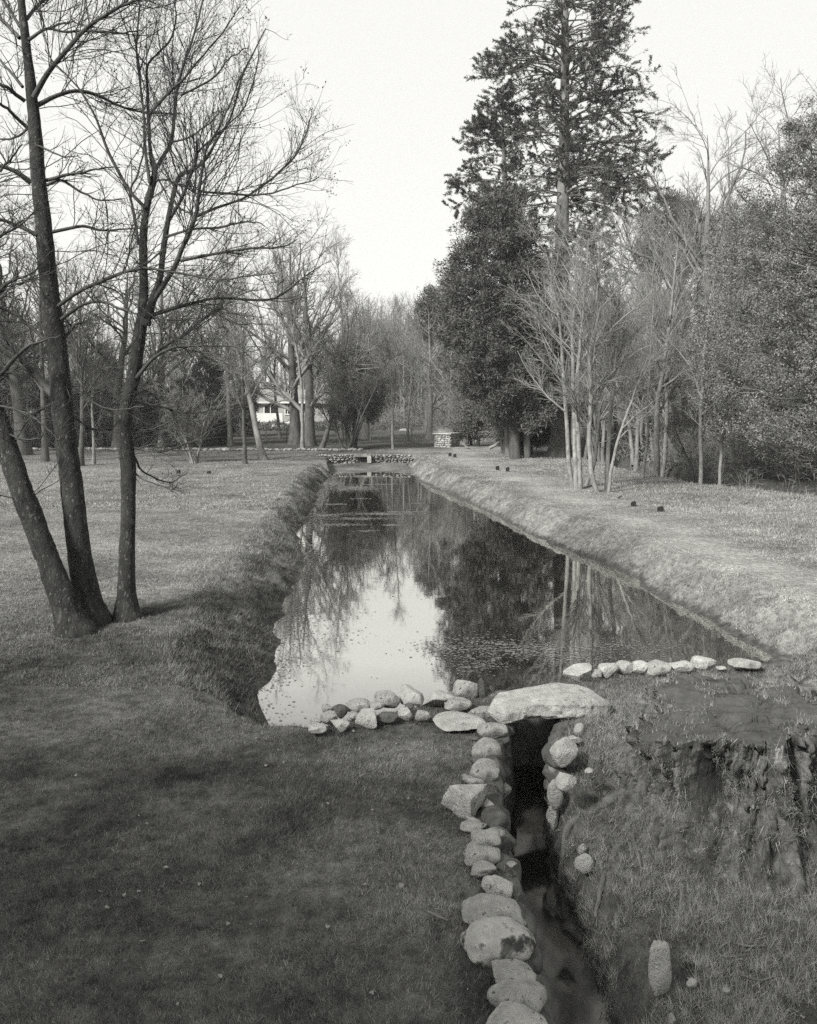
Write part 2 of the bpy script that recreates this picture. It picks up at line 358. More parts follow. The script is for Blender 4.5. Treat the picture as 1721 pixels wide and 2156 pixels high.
def stone(x, y, w, h, label, kind='round', m='stone', zc=.07, depth=1.0, rz=None, group=None, name="boulder", cat="stone", seed=None, dd=0.0):
    """a stone whose middle shows at picture position x, y with picture width w and height h"""
    seed = seed if seed is not None else int(x * 7 + y * 13)
    d = (hit(x, y + h * .5) - .10 if zc == 'bank' else dist(y, zc) + dd); zc = CAM_H - (y - HY) / FPX * d; wm = w / FPX * d; hm = h / FPX * d; rng = np.random.default_rng(seed + 1)
    el = math.atan2(CAM_H - zc, d); dm = wm * depth * rng.uniform(.8, 1.0)
    zm = max(.85 * hm, (hm - dm * math.sin(el) * .35) / math.cos(el)); wm *= 1.12; zm *= 1.1
    V, Fc = stone_shape(seed, kind)
    V = V * [wm, dm, zm]; a = rng.uniform(-.25, .25) if rz is None else rz
    ca, sa = math.cos(a), math.sin(a); V = V @ np.array([[ca, sa, 0], [-sa, ca, 0], [0, 0, 1]])
    o = link(name, mesh_np(name, V, Fc, M[m]), loc=px(x, y, d)); STONES.append((*px(x, y, d), wm, dm)) if d < 12 and zc > -.12 else None; tag(o, label, cat, group); return o
def r3(zx, zy, zw, zh): return 596.4 + zx * .4411, 1328.4 + zy * .4411, zw * .4411, zh * .4411
def r4(zx, zy, zw, zh): return 867.5 + zx * .2521, 1626.6 + zy * .2521, zw * .2521, zh * .2521
def r5(zx, zy, zw, zh): return 1138.6 + zx * .3384, 1355.5 + zy * .3384, zw * .3384, zh * .3384
def r6(zx, zy, zw, zh): return 1138.6 + zx * .3384, 1735 + zy * .3384, zw * .3384, zh * .3384
GL = "stones of the wall along the near left end of the pond"
for a, lab, kw in [
    ((155, 432, 56, 38), "small rounded stone at the left end of the low wall, upper one of two", {}),
    ((165, 464, 82, 42), "pale rounded stone lying lowest on the grass at the wall's left end", dict(m='stone_pale')),
    ((218, 414, 76, 64), "rounded grey stone third from the wall's left end, front course", {}),
    ((213, 370, 52, 46), "small pale stone at the water side near the wall's left end", dict(kind='block')),
    ((272, 378, 66, 68), "darker leaning slab-like stone left of the long loaf-shaped stone", dict(kind='block', m='stone_dark')),
    ((272, 444, 88, 60), "pale wedge of stone leaning on the grass below the low wall", dict(kind='angular', m='stone_pale')),
    ((357, 357, 112, 64), "long loaf-shaped stone on the water side of the left wall", {}),
    ((337, 404, 58, 34), "small flat pebble-like stone below the loaf-shaped stone", {}),
    ((403, 417, 102, 92), "large many-sided stone in the front course of the left wall", dict(kind='angular', m='stone_pale')),
    ((442, 357, 76, 42), "oval stone wedged between loaf-shaped and big domed stone", {}),
    ((497, 327, 116, 90), "big domed stone standing tallest in the left part of the wall", {}),
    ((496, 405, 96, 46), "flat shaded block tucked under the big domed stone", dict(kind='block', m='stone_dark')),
    ((617, 312, 110, 98), "pale pointed pyramid stone beside the big domed stone", dict(kind='angular', m='stone_pale')),
    ((584, 395, 66, 64), "sharp triangular stone in the front course below the pyramid stone", dict(kind='angular', m='stone_pale')),
    ((602, 362, 40, 32), "very small dark stone in the gap below the pyramid stone", dict(m='stone_dark')),
    ((668, 402, 70, 58), "split block with a flat left face right of the small triangular stone", dict(kind='block')),
    ((757, 327, 172, 102), "broad white wedge stone with flat top, largest of the left wall", dict(kind='angular', m='stone_pale', seed=31)),
    ((870, 282, 110, 100), "round-headed boulder between the white wedge and the dark upright stone", {}),
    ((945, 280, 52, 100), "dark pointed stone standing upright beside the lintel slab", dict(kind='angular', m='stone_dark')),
    ((835, 348, 120, 52), "low grey block under the round-headed boulder", dict(kind='block', m='stone')),
    ((945, 395, 120, 60), "low block under the left end of the lintel slab", dict(kind='block', m='stone', zc=0)),
]:
    x, y, w, h = r3(*a); stone(x, y, w, h, lab, group=GL, **kw)
x, y, w, h = r3(845, 436, 250, 34)
stone(x, y, w, h, "flat smooth paving slab lying in the grass before the lintel", 'slab', 'stone_pale', zc=.035, depth=1.0, rz=-.6, name="flat_slab", cat="slab", seed=12)
# lintel: a long rough slab bridging the channel
def lintel():
    nu, nv = 150, 120; u = np.linspace(0, 1, nu); k = [0, .1, .35, .65, .86, 1.0]; I = lambda *a: np.interp(u, k, a)
    sm = lambda a: np.convolve(np.pad(a, 8, 'edge'), np.ones(17) / 17, 'valid')
    yb, yf, zt, zb = sm(I(8.06, 8.30, 8.46, 8.58, 8.44, 8.16)), sm(I(7.96, 7.84, 7.95, 7.90, 7.94, 8.07)), sm(I(.13, .185, .205, .225, .20, .15)), sm(I(.07, .01, .025, .015, .015, .06))
    endf = np.clip(1 - np.abs(2 * u - 1) ** 14, .02, 1) ** .5
    th = np.linspace(0, 2 * np.pi, nv, endpoint=False); c = np.sign(np.cos(th)) * np.abs(np.cos(th)) ** .42; s_ = np.sign(np.sin(th)) * np.abs(np.sin(th)) ** .38
    yc, hy = (yb + yf) / 2, (yb - yf) / 2 * endf; zc, hz = (zt + zb) / 2, (zt - zb) / 2 * endf
    X = np.repeat((.77 + 1.24 * u)[:, None], nv, 1); Y = yc[:, None] + hy[:, None] * c; Z = zc[:, None] + hz[:, None] * s_
    X = X + (.03 * fbm(Y * 6, Z * 9, 5, 4)); front = np.clip(-c, 0, 1)[None] * np.clip(1.2 - np.abs(s_), 0, 1)[None]
    Y = Y + front * (.05 * fbm(X * 7, Z * 14, 6, 5)) - front * .025 * np.clip(1 - np.abs(fbm(X * 3.1, Z * 6, 26)) * 8, 0, 1) + .02 * fbm(X * 5, Z * 5, 7, 3); Z = Z + .022 * fbm(X * 2.6, Y * 3.3, 8, 4) + .012 * fbm(X * 11, Y * 11, 9, 3)
    V = np.stack([X, Y, Z], -1); o = np.array([1.39, 8.2, .1]); ids = np.arange(nu * nv).reshape(nu, nv); i2 = np.roll(ids, -1, 1)
    Q = np.stack([ids[:-1], ids[1:], i2[1:], i2[:-1]], -1).reshape(-1, 4); cap = [V[0].mean(0), V[-1].mean(0)]; Vv = np.concatenate([V.reshape(-1, 3), cap]) - o
    T = np.concatenate([np.stack([i2[0], np.full(nv, nu * nv), ids[0]], -1), np.stack([ids[-1], np.full(nv, nu * nv + 1), i2[-1]], -1)])
    tag(link("lintel_slab", mesh_np("lintel_slab", Vv, [Q, T], M['stone_pale']), loc=o), "long rough pale stone slab bridging the dark channel like a lintel", "slab")
lintel()
GT = "stones edging the left side of the channel"
def chan(rg, rows, group):
    for a, lab, kw in rows:
        x, y, w, h = rg(*a); stone(x, y, w, h, lab, group=group, **kw)
chan(r3, [
    ((1000, 470, 134, 80), "rounded channel-edge stone nearest the lintel slab on the left", {}),
    ((970, 560, 130, 108), "big egg-shaped stone second from the lintel along the left edge", {}),
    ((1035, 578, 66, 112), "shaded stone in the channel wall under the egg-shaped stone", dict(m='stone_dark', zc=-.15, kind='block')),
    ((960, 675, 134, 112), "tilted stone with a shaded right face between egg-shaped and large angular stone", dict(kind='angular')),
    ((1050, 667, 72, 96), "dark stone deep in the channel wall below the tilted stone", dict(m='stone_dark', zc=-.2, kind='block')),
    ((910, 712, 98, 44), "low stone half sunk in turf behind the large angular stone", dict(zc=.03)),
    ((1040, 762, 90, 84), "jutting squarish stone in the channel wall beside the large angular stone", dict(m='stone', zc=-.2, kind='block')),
], GT)
chan(r4, [
    ((470, 245, 400, 320), "large angular boulder with white top and shaded right face beside channel", dict(kind='angular', m='stone_pale', seed=77)),
    ((515, 445, 215, 80), "low flat stone below the large angular boulder", dict(zc=.03)),
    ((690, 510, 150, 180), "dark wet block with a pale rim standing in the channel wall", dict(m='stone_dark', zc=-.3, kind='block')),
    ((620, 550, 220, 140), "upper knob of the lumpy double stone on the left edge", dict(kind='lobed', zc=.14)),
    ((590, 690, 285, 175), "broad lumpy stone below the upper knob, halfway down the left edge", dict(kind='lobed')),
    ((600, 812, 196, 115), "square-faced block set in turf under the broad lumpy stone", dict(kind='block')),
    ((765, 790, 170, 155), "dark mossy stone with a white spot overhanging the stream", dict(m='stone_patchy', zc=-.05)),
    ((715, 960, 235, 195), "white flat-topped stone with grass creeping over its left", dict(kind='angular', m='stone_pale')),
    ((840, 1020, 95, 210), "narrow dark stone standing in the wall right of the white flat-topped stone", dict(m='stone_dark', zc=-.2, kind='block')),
    ((680, 1165, 470, 250), "big grey speckled domed boulder on the left channel edge", dict(kind='round')),
    ((720, 1415, 570, 340), "largest boulder, black lichen patches on white, low on the left edge", dict(kind='round', m='stone_patchy', seed=19)),
    ((850, 1695, 340, 180), "flat-topped stone with dark front just below the lichen-patched boulder", dict(kind='block', m='stone')),
    ((880, 1875, 460, 220), "smooth oblong boulder next to last at the picture's bottom edge", dict(kind='round')),
    ((870, 2080, 470, 210), "domed boulder cut by the bottom edge of the picture", dict(kind='round', m='stone_pale')),
], GT)
GR = "stones along the right side of the channel"
chan(r3, [
    ((1430, 410, 66, 40), "small shaded stone under the right end of the lintel slab", dict(m='stone', zc=0)),
    ((1375, 432, 40, 46), "narrow dark stone propping the lintel slab on the right", dict(m='stone_dark', zc=-.1)),
    ((1415, 472, 54, 64), "upright grey stone just below the lintel's right end", dict(zc=.06)),
    ((1388, 518, 74, 42), "small bright white stone on top right of the channel", dict(kind='angular', m='stone_pale', zc=.05)),
    ((1345, 577, 120, 126), "tall pale hump-backed stone on the right channel wall", dict(m='stone_pale', zc=.08)),
    ((1312, 645, 80, 90), "shaded stone under the tall hump-backed stone", dict(m='stone', zc=-.10, kind='block')),
    ((1350, 727, 96, 98), "squarish pale stone half buried in the right bank", dict(kind='block', m='stone_pale', zc=.04)),
    ((1462, 668, 40, 28), "tiny pale stone in the grass right of the channel", dict(m='stone_pale', zc=.05)),
    ((1300, 780, 70, 130), "long smooth shaded stone low in the right channel wall", dict(m='stone', zc=-.18)),
], GR)
chan(r4, [
    ((1180, 372, 100, 190), "lowest shaded stone of the right wall above the bare roots", dict(m='stone', zc=-.42, kind='block')),
    ((1425, 640, 76, 96), "small pale stone on the mossy bank, upper of a pair", dict(m='stone', zc='bank')),
    ((1440, 757, 150, 146), "round white stone on the mossy bank, lower of a pair", dict(m='stone_pale', zc='bank', depth=.7)),
], GR)
chan(r6, [
    ((740, 895, 128, 280), "tall oval grey stone standing in moss at the lower right", dict(m='stone_pale', zc='bank', depth=.8)),
    ((816, 1220, 44, 70), "narrow pale stone at the bottom edge under the oval stone", dict(m='stone', zc='bank')),
    ((940, 985, 66, 44), "little pale flat stone in the grass right of the oval stone", dict(m='stone_pale', zc='bank')),
    ((1155, 1035, 44, 34), "small grey pebble right of the little pale flat stone", dict(m='stone', zc='bank')),
], GR)
GD = "row of stones along the near right end of the pond"
for a, lab, kw in [
    ((230, 192, 170, 110), "tall white gable-shaped stone standing first right of the lintel slab", dict(kind='angular', m='stone_pale', seed=41)),
    ((340, 187, 76, 54), "small grey stone second in the right row", {}),
    ((418, 167, 124, 98), "rounded pale stone third in the right row", dict(m='stone_pale')),
    ((520, 147, 114, 84), "domed stone fourth in the right row", {}),
    ((620, 148, 108, 88), "leaning egg-shaped stone fifth in the right row", dict(m='stone_pale')),
    ((730, 152, 150, 88), "broad low domed stone in the middle of the right row", {}),
    ((868, 137, 148, 78), "flat-topped squarish stone left of the tallest domed stone", dict(kind='block', m='stone_pale')),
    ((1015, 117, 154, 94), "tallest smooth domed stone toward the right end of the row", dict(m='stone_pale')),
    ((1125, 150, 56, 26), "small flat stone between tallest domed stone and last stone", {}),
    ((1265, 124, 176, 70), "long low stone alone at the right end of the row", dict(kind='slab')),
]:
    x, y, w, h = r5(*a); stone(x, y, w, h, lab, group=GD, zc=.08, **kw)

rngc = np.random.default_rng(404)
for k in range(26):
    y0 = rngc.uniform(4.0, 7.7); x0 = float(xl(y0)) - rngc.uniform(.0, .30); s0 = rngc.uniform(.05, .11); V, Fc = stone_shape(300 + k, 'angular', 3)
    o = link("chinking_stone", mesh_np("chinking_stone", V * [s0 * rngc.uniform(1, 1.7), s0, s0 * rngc.uniform(.6, 1)], Fc, M[['stone', 'stone_dark', 'stone_pale'][k % 3]]), loc=(x0, y0, .02 + rngc.uniform(-.01, .03))); o.rotation_euler = (0, 0, rngc.uniform(0, 3))
    tag(o, "small sharp stone wedged between the boulders edging the channel's left side", "stone", "small stones wedged between the channel's left boulders")
# ---------------------------------------------------------------- branching
def resample(P, R, K):
    """smooth a traced limb (points and radii) to K points by Catmull-Rom"""
    P = np.asarray(P, float); R = np.asarray(R, float)
    A = np.concatenate([P, R[:, None]], 1); A = np.concatenate([2 * A[:1] - A[1:2], A, 2 * A[-1:] - A[-2:-1]])
    n = len(P) - 1; u = np.linspace(0, n - 1e-6, K); i = u.astype(int); f = (u - i)[:, None]
    p0, p1, p2, p3 = A[i], A[i + 1], A[i + 2], A[i + 3]
    out = .5 * (2 * p1 + (p2 - p0) * f + (2 * p0 - 5 * p1 + 4 * p2 - p3) * f ** 2 + (3 * p1 - p0 - 3 * p2 + p3) * f ** 3)
    return out[:, :3], np.maximum(out[:, 3], .002)
def walk(p0, d0, L, r0, r1, K, rng, wig=.15, up=.0):
    N = len(p0); P = np.zeros((N, K, 3)); P[:, 0] = p0; d = d0 / (np.linalg.norm(d0, axis=1, keepdims=True) + 1e-9)
    st = (np.broadcast_to(L, (N,)) / (K - 1))[:, None]
    for k in range(1, K):
        P[:, k] = P[:, k - 1] + d * st
        d = d + wig * rng.normal(size=(N, 3)); d[:, 2] += up; d /= np.linalg.norm(d, axis=1, keepdims=True)
    t = np.linspace(0, 1, K)[None]
    return P, np.broadcast_to(r0, (N,))[:, None] * (1 - t) + np.broadcast_to(r1, (N,))[:, None] * t
def sprout(P, R, n, rng, t0=.25, t1=1.0, amin=30, amax=70):
    """n children spread over the parents in proportion to length: base, direction, radius there, parent length, t"""
    seg = np.linalg.norm(np.diff(P, axis=1), axis=2).sum(1); i = rng.choice(len(P), n, p=seg / seg.sum())
    t = rng.uniform(t0, t1, n); K = P.shape[1]; u = np.clip(t * (K - 1), 0, K - 1.001); k = u.astype(int); f = (u - k)[:, None]
    base = P[i, k] * (1 - f) + P[i, k + 1] * f; rad = R[i, k] * (1 - f[:, 0]) + R[i, k + 1] * f[:, 0]
    tg = P[i, k + 1] - P[i, k]; tg /= np.linalg.norm(tg, axis=1, keepdims=True) + 1e-9
    pr = np.cross(tg, rng.normal(size=(n, 3))); pr /= np.linalg.norm(pr, axis=1, keepdims=True) + 1e-9
    a = np.radians(rng.uniform(amin, amax, n))[:, None]
    return base, tg * np.cos(a) + pr * np.sin(a), rad, seg[i], t
def branch_level(P, R, n, rng, Lr=.45, Lmin=.1, Lmax=9, K=5, wig=.15, up=.05, upd=.2, rf=.6, rend=.004, rmin=.003, t0=.2, amin=30, amax=70):
    b, d, r, pl, t = sprout(P, R, n, rng, t0, 1, amin, amax); d[:, 2] += upd
    L = np.clip(pl * Lr * (1.15 - .7 * t) * rng.uniform(.6, 1.3, n), Lmin, Lmax)
    return walk(b, d, L, np.maximum(r * rf, rmin), np.maximum(np.minimum(r * rf * .35, rend * 2), rend * .5), K, rng, wig, up)

# ---------------------------------------------------------------- the near alders on the left, limbs traced and given depth
def alder(base_d, stems, limbs, label, seed, ntw=(18, 8, 4), cones=0, low=None):
    """stems: [(picture points x, y, width)]; limbs the same; every limb leaves towards or away from the viewer a little"""
    rng = np.random.default_rng(seed); x0, y0, _ = stems[0][0]
    base = px(x0, y0, base_d); base[2] = float(ground_h(base[0], base[1]))
    root = empty("alder_tree", base)
    def lift(pts, d0, slope, K):
        Ps = []; Rs = []; acc = 0
        for i, (x, y, w) in enumerate(pts):
            if i: acc += math.hypot(x - pts[i - 1][0], y - pts[i - 1][1]) / FPX * d0
            d = d0 + slope * acc; Ps.append(px(x, y, d)); Rs.append(w / 2 / FPX * d)
        return resample(Ps, Rs, K)
    trunk = Geo(); paths = []
    for pts, d0, sl in stems_iter(stems, base_d):
        P, R = lift(pts, d0, sl, 110)
        fl = np.exp(-(P[:, 2] - P[0, 2]) / .22); R = R * (1 + .6 * np.clip(fl, 0, 1)); P[0, 2] -= .12
        # bark outline: many-sided tube with lumps
        trunk.tubes((P - base)[None], R[None], 14); paths.append((P, R))
    V = np.concatenate(trunk.V); nrm = fbm(V[:, 0] * 16 + V[:, 2] * 5, V[:, 1] * 16 - V[:, 2] * 7, seed, 4)[:, None]
    cenX = V.reshape(-1, 14, 3).mean(1, keepdims=True); V = (cenX + (V.reshape(-1, 14, 3) - cenX) * (1 + .17 * nrm.reshape(-1, 14, 1))).reshape(-1, 3); trunk.V = [V]
    link("trunk", trunk.mesh("trunk", M['bark_near']), root)
    LP = []; LR = []
    for pts in limbs:
        d0 = base_d + rng.uniform(-.1, .1)
        P, R = lift([(a, b, c) for a, b, c in pts], d0, rng.uniform(-.55, .65), 20)
        wob = np.cumsum(rng.normal(size=(20, 3)) * .012, 0); P = P + wob * np.linspace(0, 1, 20)[:, None]
        LP.append(P); LR.append(R)
    LP = np.array(LP); LR = np.array(LR)
    br = Geo(); br.tubes(LP - base, LR, 7)
    ln = np.linalg.norm(np.diff(LP, axis=1), axis=2).sum(1).sum()
    n1 = int(ln * ntw[0] * .72); P1, R1 = branch_level(LP, LR, n1, rng, .45, .3, 1.9, 8, .15, .05, .25, .42, .0035, .004, .12, 28, 60)
    # thin shoots straight off the stems as well
    SP = np.array([p for p, r in paths]); SR = np.array([r for p, r in paths])
    Ps, Rs = branch_level(SP, SR, int(26 * len(paths)), rng, .1, .4, 1.3, 8, .14, .0, .1, .14, .004, .005, .35, 55, 90)
    P1 = np.concatenate([P1, Ps]); R1 = np.minimum(np.concatenate([R1, Rs]), .0065)
    P2, R2 = branch_level(P1, R1, len(P1) * ntw[1] // 2, rng, .5, .12, .8, 5, .2, .04, .2, .6, .0022, .0024, .1, 30, 60)
    P3, R3 = branch_level(P2, R2, len(P2) * ntw[2] // 2, rng, .55, .06, .3, 4, .2, .03, .15, .7, .002, .0018, .1, 30, 60)
    br.tubes(P1 - base, R1, 4); br.tubes(P2 - base, R2, 3); br.tubes(P3 - base, R3, 3)
    link("branches", br.mesh("branches", M['twig_near']), root)
    if cones:
        k = rng.choice(len(P3), cones // 3); c = np.repeat(P3[k, -1], 3, 0) + rng.normal(size=(len(k) * 3, 3)) * .035
        cg = Geo(); dn = np.tile([[0, 0, -1.]], (len(c), 1)) + .5 * rng.normal(size=(len(c), 3))
        cg.sprays(c - base, dn, .03, .02, rng); cg.sprays(c - base, dn, .03, .02, rng)
        o = link("cones", cg.mesh("cones", M['twig_near']), root); tag(o, kind="stuff")
    tag(root, label, "tree"); return root
def stems_iter(stems, d):
    for i, s_ in enumerate(stems): yield s_, d, 0.0
# trunk rising out of the picture, second from the left
alder(11.6, [[(192, 1312, 62), (180, 1240, 52), (165, 1150, 48), (148, 1000, 45), (136, 900, 43), (120, 740, 42), (104, 610, 38), (92, 470, 33), (82, 380, 30), (72, 250, 25), (65, 180, 22), (54, 80, 18), (45, 0, 16), (36, -150, 12), (28, -330, 8), (22, -480, 3)]],
 [[(72, 205, 13), (97, 160, 11), (123, 127, 10), (172, 70, 9), (205, 41, 8), (254, 16, 7), (291, 0, 6), (340, -40, 4), (390, -110, 2)],
  [(78, 222, 11), (123, 201, 9), (164, 192, 8), (205, 201, 7), (254, 225, 5), (307, 242, 4), (385, 246, 2)],
  [(61, 84, 8), (98, 61, 6), (135, 66, 5), (184, 63, 5), (246, 70, 4), (283, 68, 2)], [(98, 61, 5), (139, 47, 4), (175, 50, 2)],
  [(42, 80, 9), (12, 53, 8), (-30, 25, 6), (-80, -20, 3)], [(53, 213, 9), (25, 192, 8), (0, 180, 7), (-50, 170, 4)], [(48, 183, 7), (20, 150, 6), (-10, 120, 4), (-50, 70, 2)],
  [(57, 268, 8), (33, 246, 7), (0, 221, 6), (-50, 190, 3)], [(57, 40, 8), (72, 18, 7), (86, 0, 6), (120, -60, 4), (150, -150, 2)], [(42, 56, 7), (25, 25, 6), (8, 0, 5), (-20, -70, 2)],
  [(96, 380, 8), (135, 371, 7), (172, 365, 5), (213, 354, 4), (250, 352, 2)], [(98, 390, 7), (130, 378, 6), (164, 395, 5), (205, 410, 4), (262, 405, 2)],
  [(66, 385, 12), (33, 360, 10), (0, 344, 8), (-60, 330, 4)], [(102, 490, 8), (172, 477, 7), (213, 485, 5), (287, 481, 3), (320, 478, 2)], [(78, 495, 9), (33, 472, 8), (0, 462, 6), (-60, 450, 3)],
  [(121, 646, 9), (164, 615, 9), (225, 588, 8), (266, 572, 7), (311, 568, 6), (369, 580, 5), (451, 599, 4), (520, 596, 3), (573, 592, 2)],
  [(130, 672, 8), (176, 642, 7), (217, 640, 6), (262, 656, 5), (300, 668, 3)], [(135, 712, 7), (160, 686, 6), (178, 680, 3)], [(104, 725, 8), (61, 685, 7), (16, 652, 6), (-40, 630, 3)],
  [(112, 832, 17), (60, 775, 16), (0, 733, 15), (-60, 690, 12), (-120, 640, 8)], [(60, 300, 5), (110, 318, 4), (160, 330, 2)], [(70, 262, 5), (33, 290, 5), (0, 300, 4), (-40, 300, 2)],
  [(110, 850, 5), (60, 880, 4), (20, 930, 3), (0, 960, 2)], [(130, 860, 5), (190, 900, 4), (230, 905, 3), (262, 895, 2)], [(118, 800, 5), (170, 830, 4), (225, 860, 3), (290, 850, 2)]],
 "dark middle alder trunk of the leaning pair, rising straight out of the picture's top left", 3, (17, 8, 4), 900)
alder(11.15, [[(162, 1342, 60), (142, 1285, 52), (110, 1200, 48), (80, 1120, 46), (52, 1050, 46), (14, 940, 42), (-36, 800, 40), (-84, 650, 35), (-140, 450, 28), (-190, 250, 20), (-230, 40, 10), (-250, -80, 4)]],
 [[(-30, 810, 12), (10, 780, 10), (50, 740, 8), (90, 720, 5), (130, 700, 2)], [(-60, 720, 12), (-20, 640, 10), (20, 600, 8), (60, 585, 5), (100, 560, 2)], [(-90, 620, 10), (-40, 540, 9), (0, 500, 7), (40, 480, 4), (80, 440, 2)],
  [(-20, 850, 6), (30, 860, 5), (80, 880, 4), (120, 910, 2)], [(0, 905, 5), (50, 930, 4), (90, 920, 2)], [(-120, 520, 12), (-60, 420, 9), (-10, 360, 6), (30, 300, 3)]],
 "leftmost alder trunk, leaning out of the picture to the left", 11, (17, 8, 4), 0)
alder(11.8, [[(268, 1308, 46), (267, 1265, 38), (268, 1150, 31), (271, 1000, 31), (265, 938, 31), (262, 905, 29), (268, 850, 28), (283, 785, 28), (295, 701, 25), (302, 652, 22), (303, 590, 18), (302, 529, 17), (303, 491, 16), (309, 438, 15), (322, 385, 14), (326, 358, 12), (317, 319, 8), (313, 246, 7), (311, 190, 6), (311, 139, 5), (335, 110, 4), (360, 82, 4), (371, 37, 3), (369, 0, 3), (380, -60, 2)],
  [(305, 668, 16), (311, 660, 16), (336, 590, 13), (344, 529, 12), (350, 491, 11), (360, 434, 10), (377, 373, 9), (410, 356, 7), (438, 328, 6), (459, 291, 5), (483, 254, 5), (500, 201, 4), (512, 156, 4), (532, 115, 3), (560, 60, 2)]],
 [[(326, 360, 9), (348, 323, 8), (362, 299, 8), (369, 246, 7), (377, 184, 6), (389, 151, 5), (410, 98, 5), (426, 53, 4), (434, 25, 4), (444, -10, 3), (460, -70, 2)],
  [(316, 385, 8), (305, 307, 6), (303, 246, 5), (295, 184, 5), (287, 123, 5), (285, 61, 4), (291, 0, 3), (300, -60, 2)],
  [(315, 240, 6), (360, 192, 6), (381, 176, 5), (426, 131, 4), (480, 75, 3), (520, 30, 2)], [(381, 201, 5), (451, 164, 4), (487, 131, 3), (530, 105, 2)],
  [(320, 640, 11), (369, 562, 11), (381, 532, 10), (401, 487, 10), (416, 455, 9), (426, 405, 7), (434, 356, 6), (446, 315, 5), (475, 266, 4), (500, 215, 3), (520, 160, 2)],
  [(416, 455, 7), (459, 436, 6), (512, 418, 5), (565, 381, 5), (618, 332, 4), (639, 287, 3), (655, 245, 2)], [(428, 404, 5), (480, 408, 5), (553, 414, 4), (627, 393, 3), (672, 373, 2)],
  [(352, 498, 6), (401, 483, 5), (459, 473, 5), (516, 455, 4), (557, 452, 2)], [(381, 549, 7), (451, 535, 6), (512, 525, 5), (594, 515, 4), (640, 498, 2)],
  [(352, 471, 8), (381, 422, 7), (397, 385, 6), (412, 345, 5), (418, 319, 5), (459, 283, 4), (504, 242, 3), (532, 188, 3), (545, 130, 2)],
  [(305, 436, 8), (272, 401, 7), (246, 356, 7), (221, 303, 6), (205, 254, 5), (172, 197, 4), (119, 139, 3), (90, 100, 2)],
  [(292, 515, 7), (283, 451, 6), (272, 405, 5), (287, 365, 4), (295, 307, 3), (300, 250, 2)], [(326, 381, 5), (350, 378, 4), (380, 390, 4), (420, 402, 3), (470, 395, 2)],
  [(306, 668, 10), (369, 648, 8), (410, 638, 7), (471, 625, 6), (565, 629, 5), (614, 607, 4), (676, 562, 2)],
  [(289, 795, 10), (324, 754, 8), (369, 734, 7), (430, 734, 5), (492, 740, 4), (520, 762, 2)], [(292, 788, 9), (340, 734, 8), (389, 705, 7), (438, 668, 5), (467, 652, 4), (467, 632, 2)],
  [(362, 299, 5), (397, 290, 4), (446, 262, 3), (470, 235, 2)], [(283, 790, 4), (278, 805, 3), (287, 828, 2)], [(268, 845, 4), (330, 852, 4), (400, 870, 3), (470, 852, 2)],
  [(262, 950, 7), (282, 960, 5), (303, 992, 4), (360, 1016, 3), (393, 996, 2)], [(268, 940, 5), (330, 950, 4), (400, 930, 3), (440, 905, 2)], [(270, 975, 4), (300, 1010, 3), (350, 1030, 3), (385, 1032, 2)], [(262, 900, 4), (320, 905, 4), (380, 880, 3), (450, 840, 2)],
  [(365, 420, 5), (384, 440, 4), (414, 452, 3)], [(344, 525, 4), (300, 560, 3), (262, 545, 2)], [(312, 140, 4), (290, 110, 3), (265, 60, 3), (250, 0, 2)]],
 "slender forked alder with knobbly trunk, third trunk from the left beside the pond", 7, (17, 8, 4), 2200)

# ---------------------------------------------------------------- other bare trees
def young_tree(stems, label, seed, bark='bark_pale', twig='twig_pale', name="young_tree", n0=18, n1=9, n2=8, group=None, Lr=.42, upd=.35, wide=1.0, t0=.3, zdrop=.1, rs=.85):
    rng = np.random.default_rng(seed); x0, y0, _ = stems[0][0]; d0 = dist(y0); b = px(x0, y0, d0); b[2] = float(ground_h(b[0], b[1]))
    root = empty(name, b); T = Geo(); SP = []; SR = []
    for pts in stems:
        dk = dist(pts[0][1]) + rng.uniform(-.2, .2); sl = rng.uniform(-.1, .1); Ps = []; Rs = []; acc = 0
        for i, (x, y, w) in enumerate(pts):
            if i: acc += math.hypot(x - pts[i - 1][0], y - pts[i - 1][1]) / FPX * dk
            d = dk + sl * acc; Ps.append(px(x, y, d)); Rs.append(rs * w / 2 / FPX * d)
        Ps[0][2] = float(ground_h(Ps[0][0], Ps[0][1])) - zdrop
        P, R = resample(Ps, Rs, 26); P[1:] += np.cumsum(rng.normal(size=(25, 3)) * .012, 0); SP.append(P); SR.append(R)
    SP = np.array(SP); SR = np.array(SR)
    for q in range(len(SP)): link("stem", Geo().tubes(SP[q:q + 1] - b, SR[q:q + 1], 9).mesh("stem", M[bark]), root)
    P1, R1 = branch_level(SP, SR, n0 * len(stems), rng, Lr, .5, 3.4 * wide, 8, .12, .02, upd, .5, .006, .007, t0, 30, 65)
    P2, R2 = branch_level(P1, R1, len(P1) * n1, rng, .5, .3, 1.5, 6, .15, .03, .2, .6, .005, .0055, .1, 25, 55)
    P3, R3 = branch_level(P2, R2, len(P2) * n2, rng, .5, .15, .7, 4, .17, .03, .15, .7, .004, .0048, .1, 25, 55)
    B = Geo(); B.tubes(P1 - b, R1, 5); B.tubes(P2 - b, R2, 3); B.tubes(P3 - b, R3, 3)
    link("branches", B.mesh("branches", M[twig]), root)
    tag(root, label, "tree", group); return root
GY_ = "young pale-stemmed trees in the grass on the right"
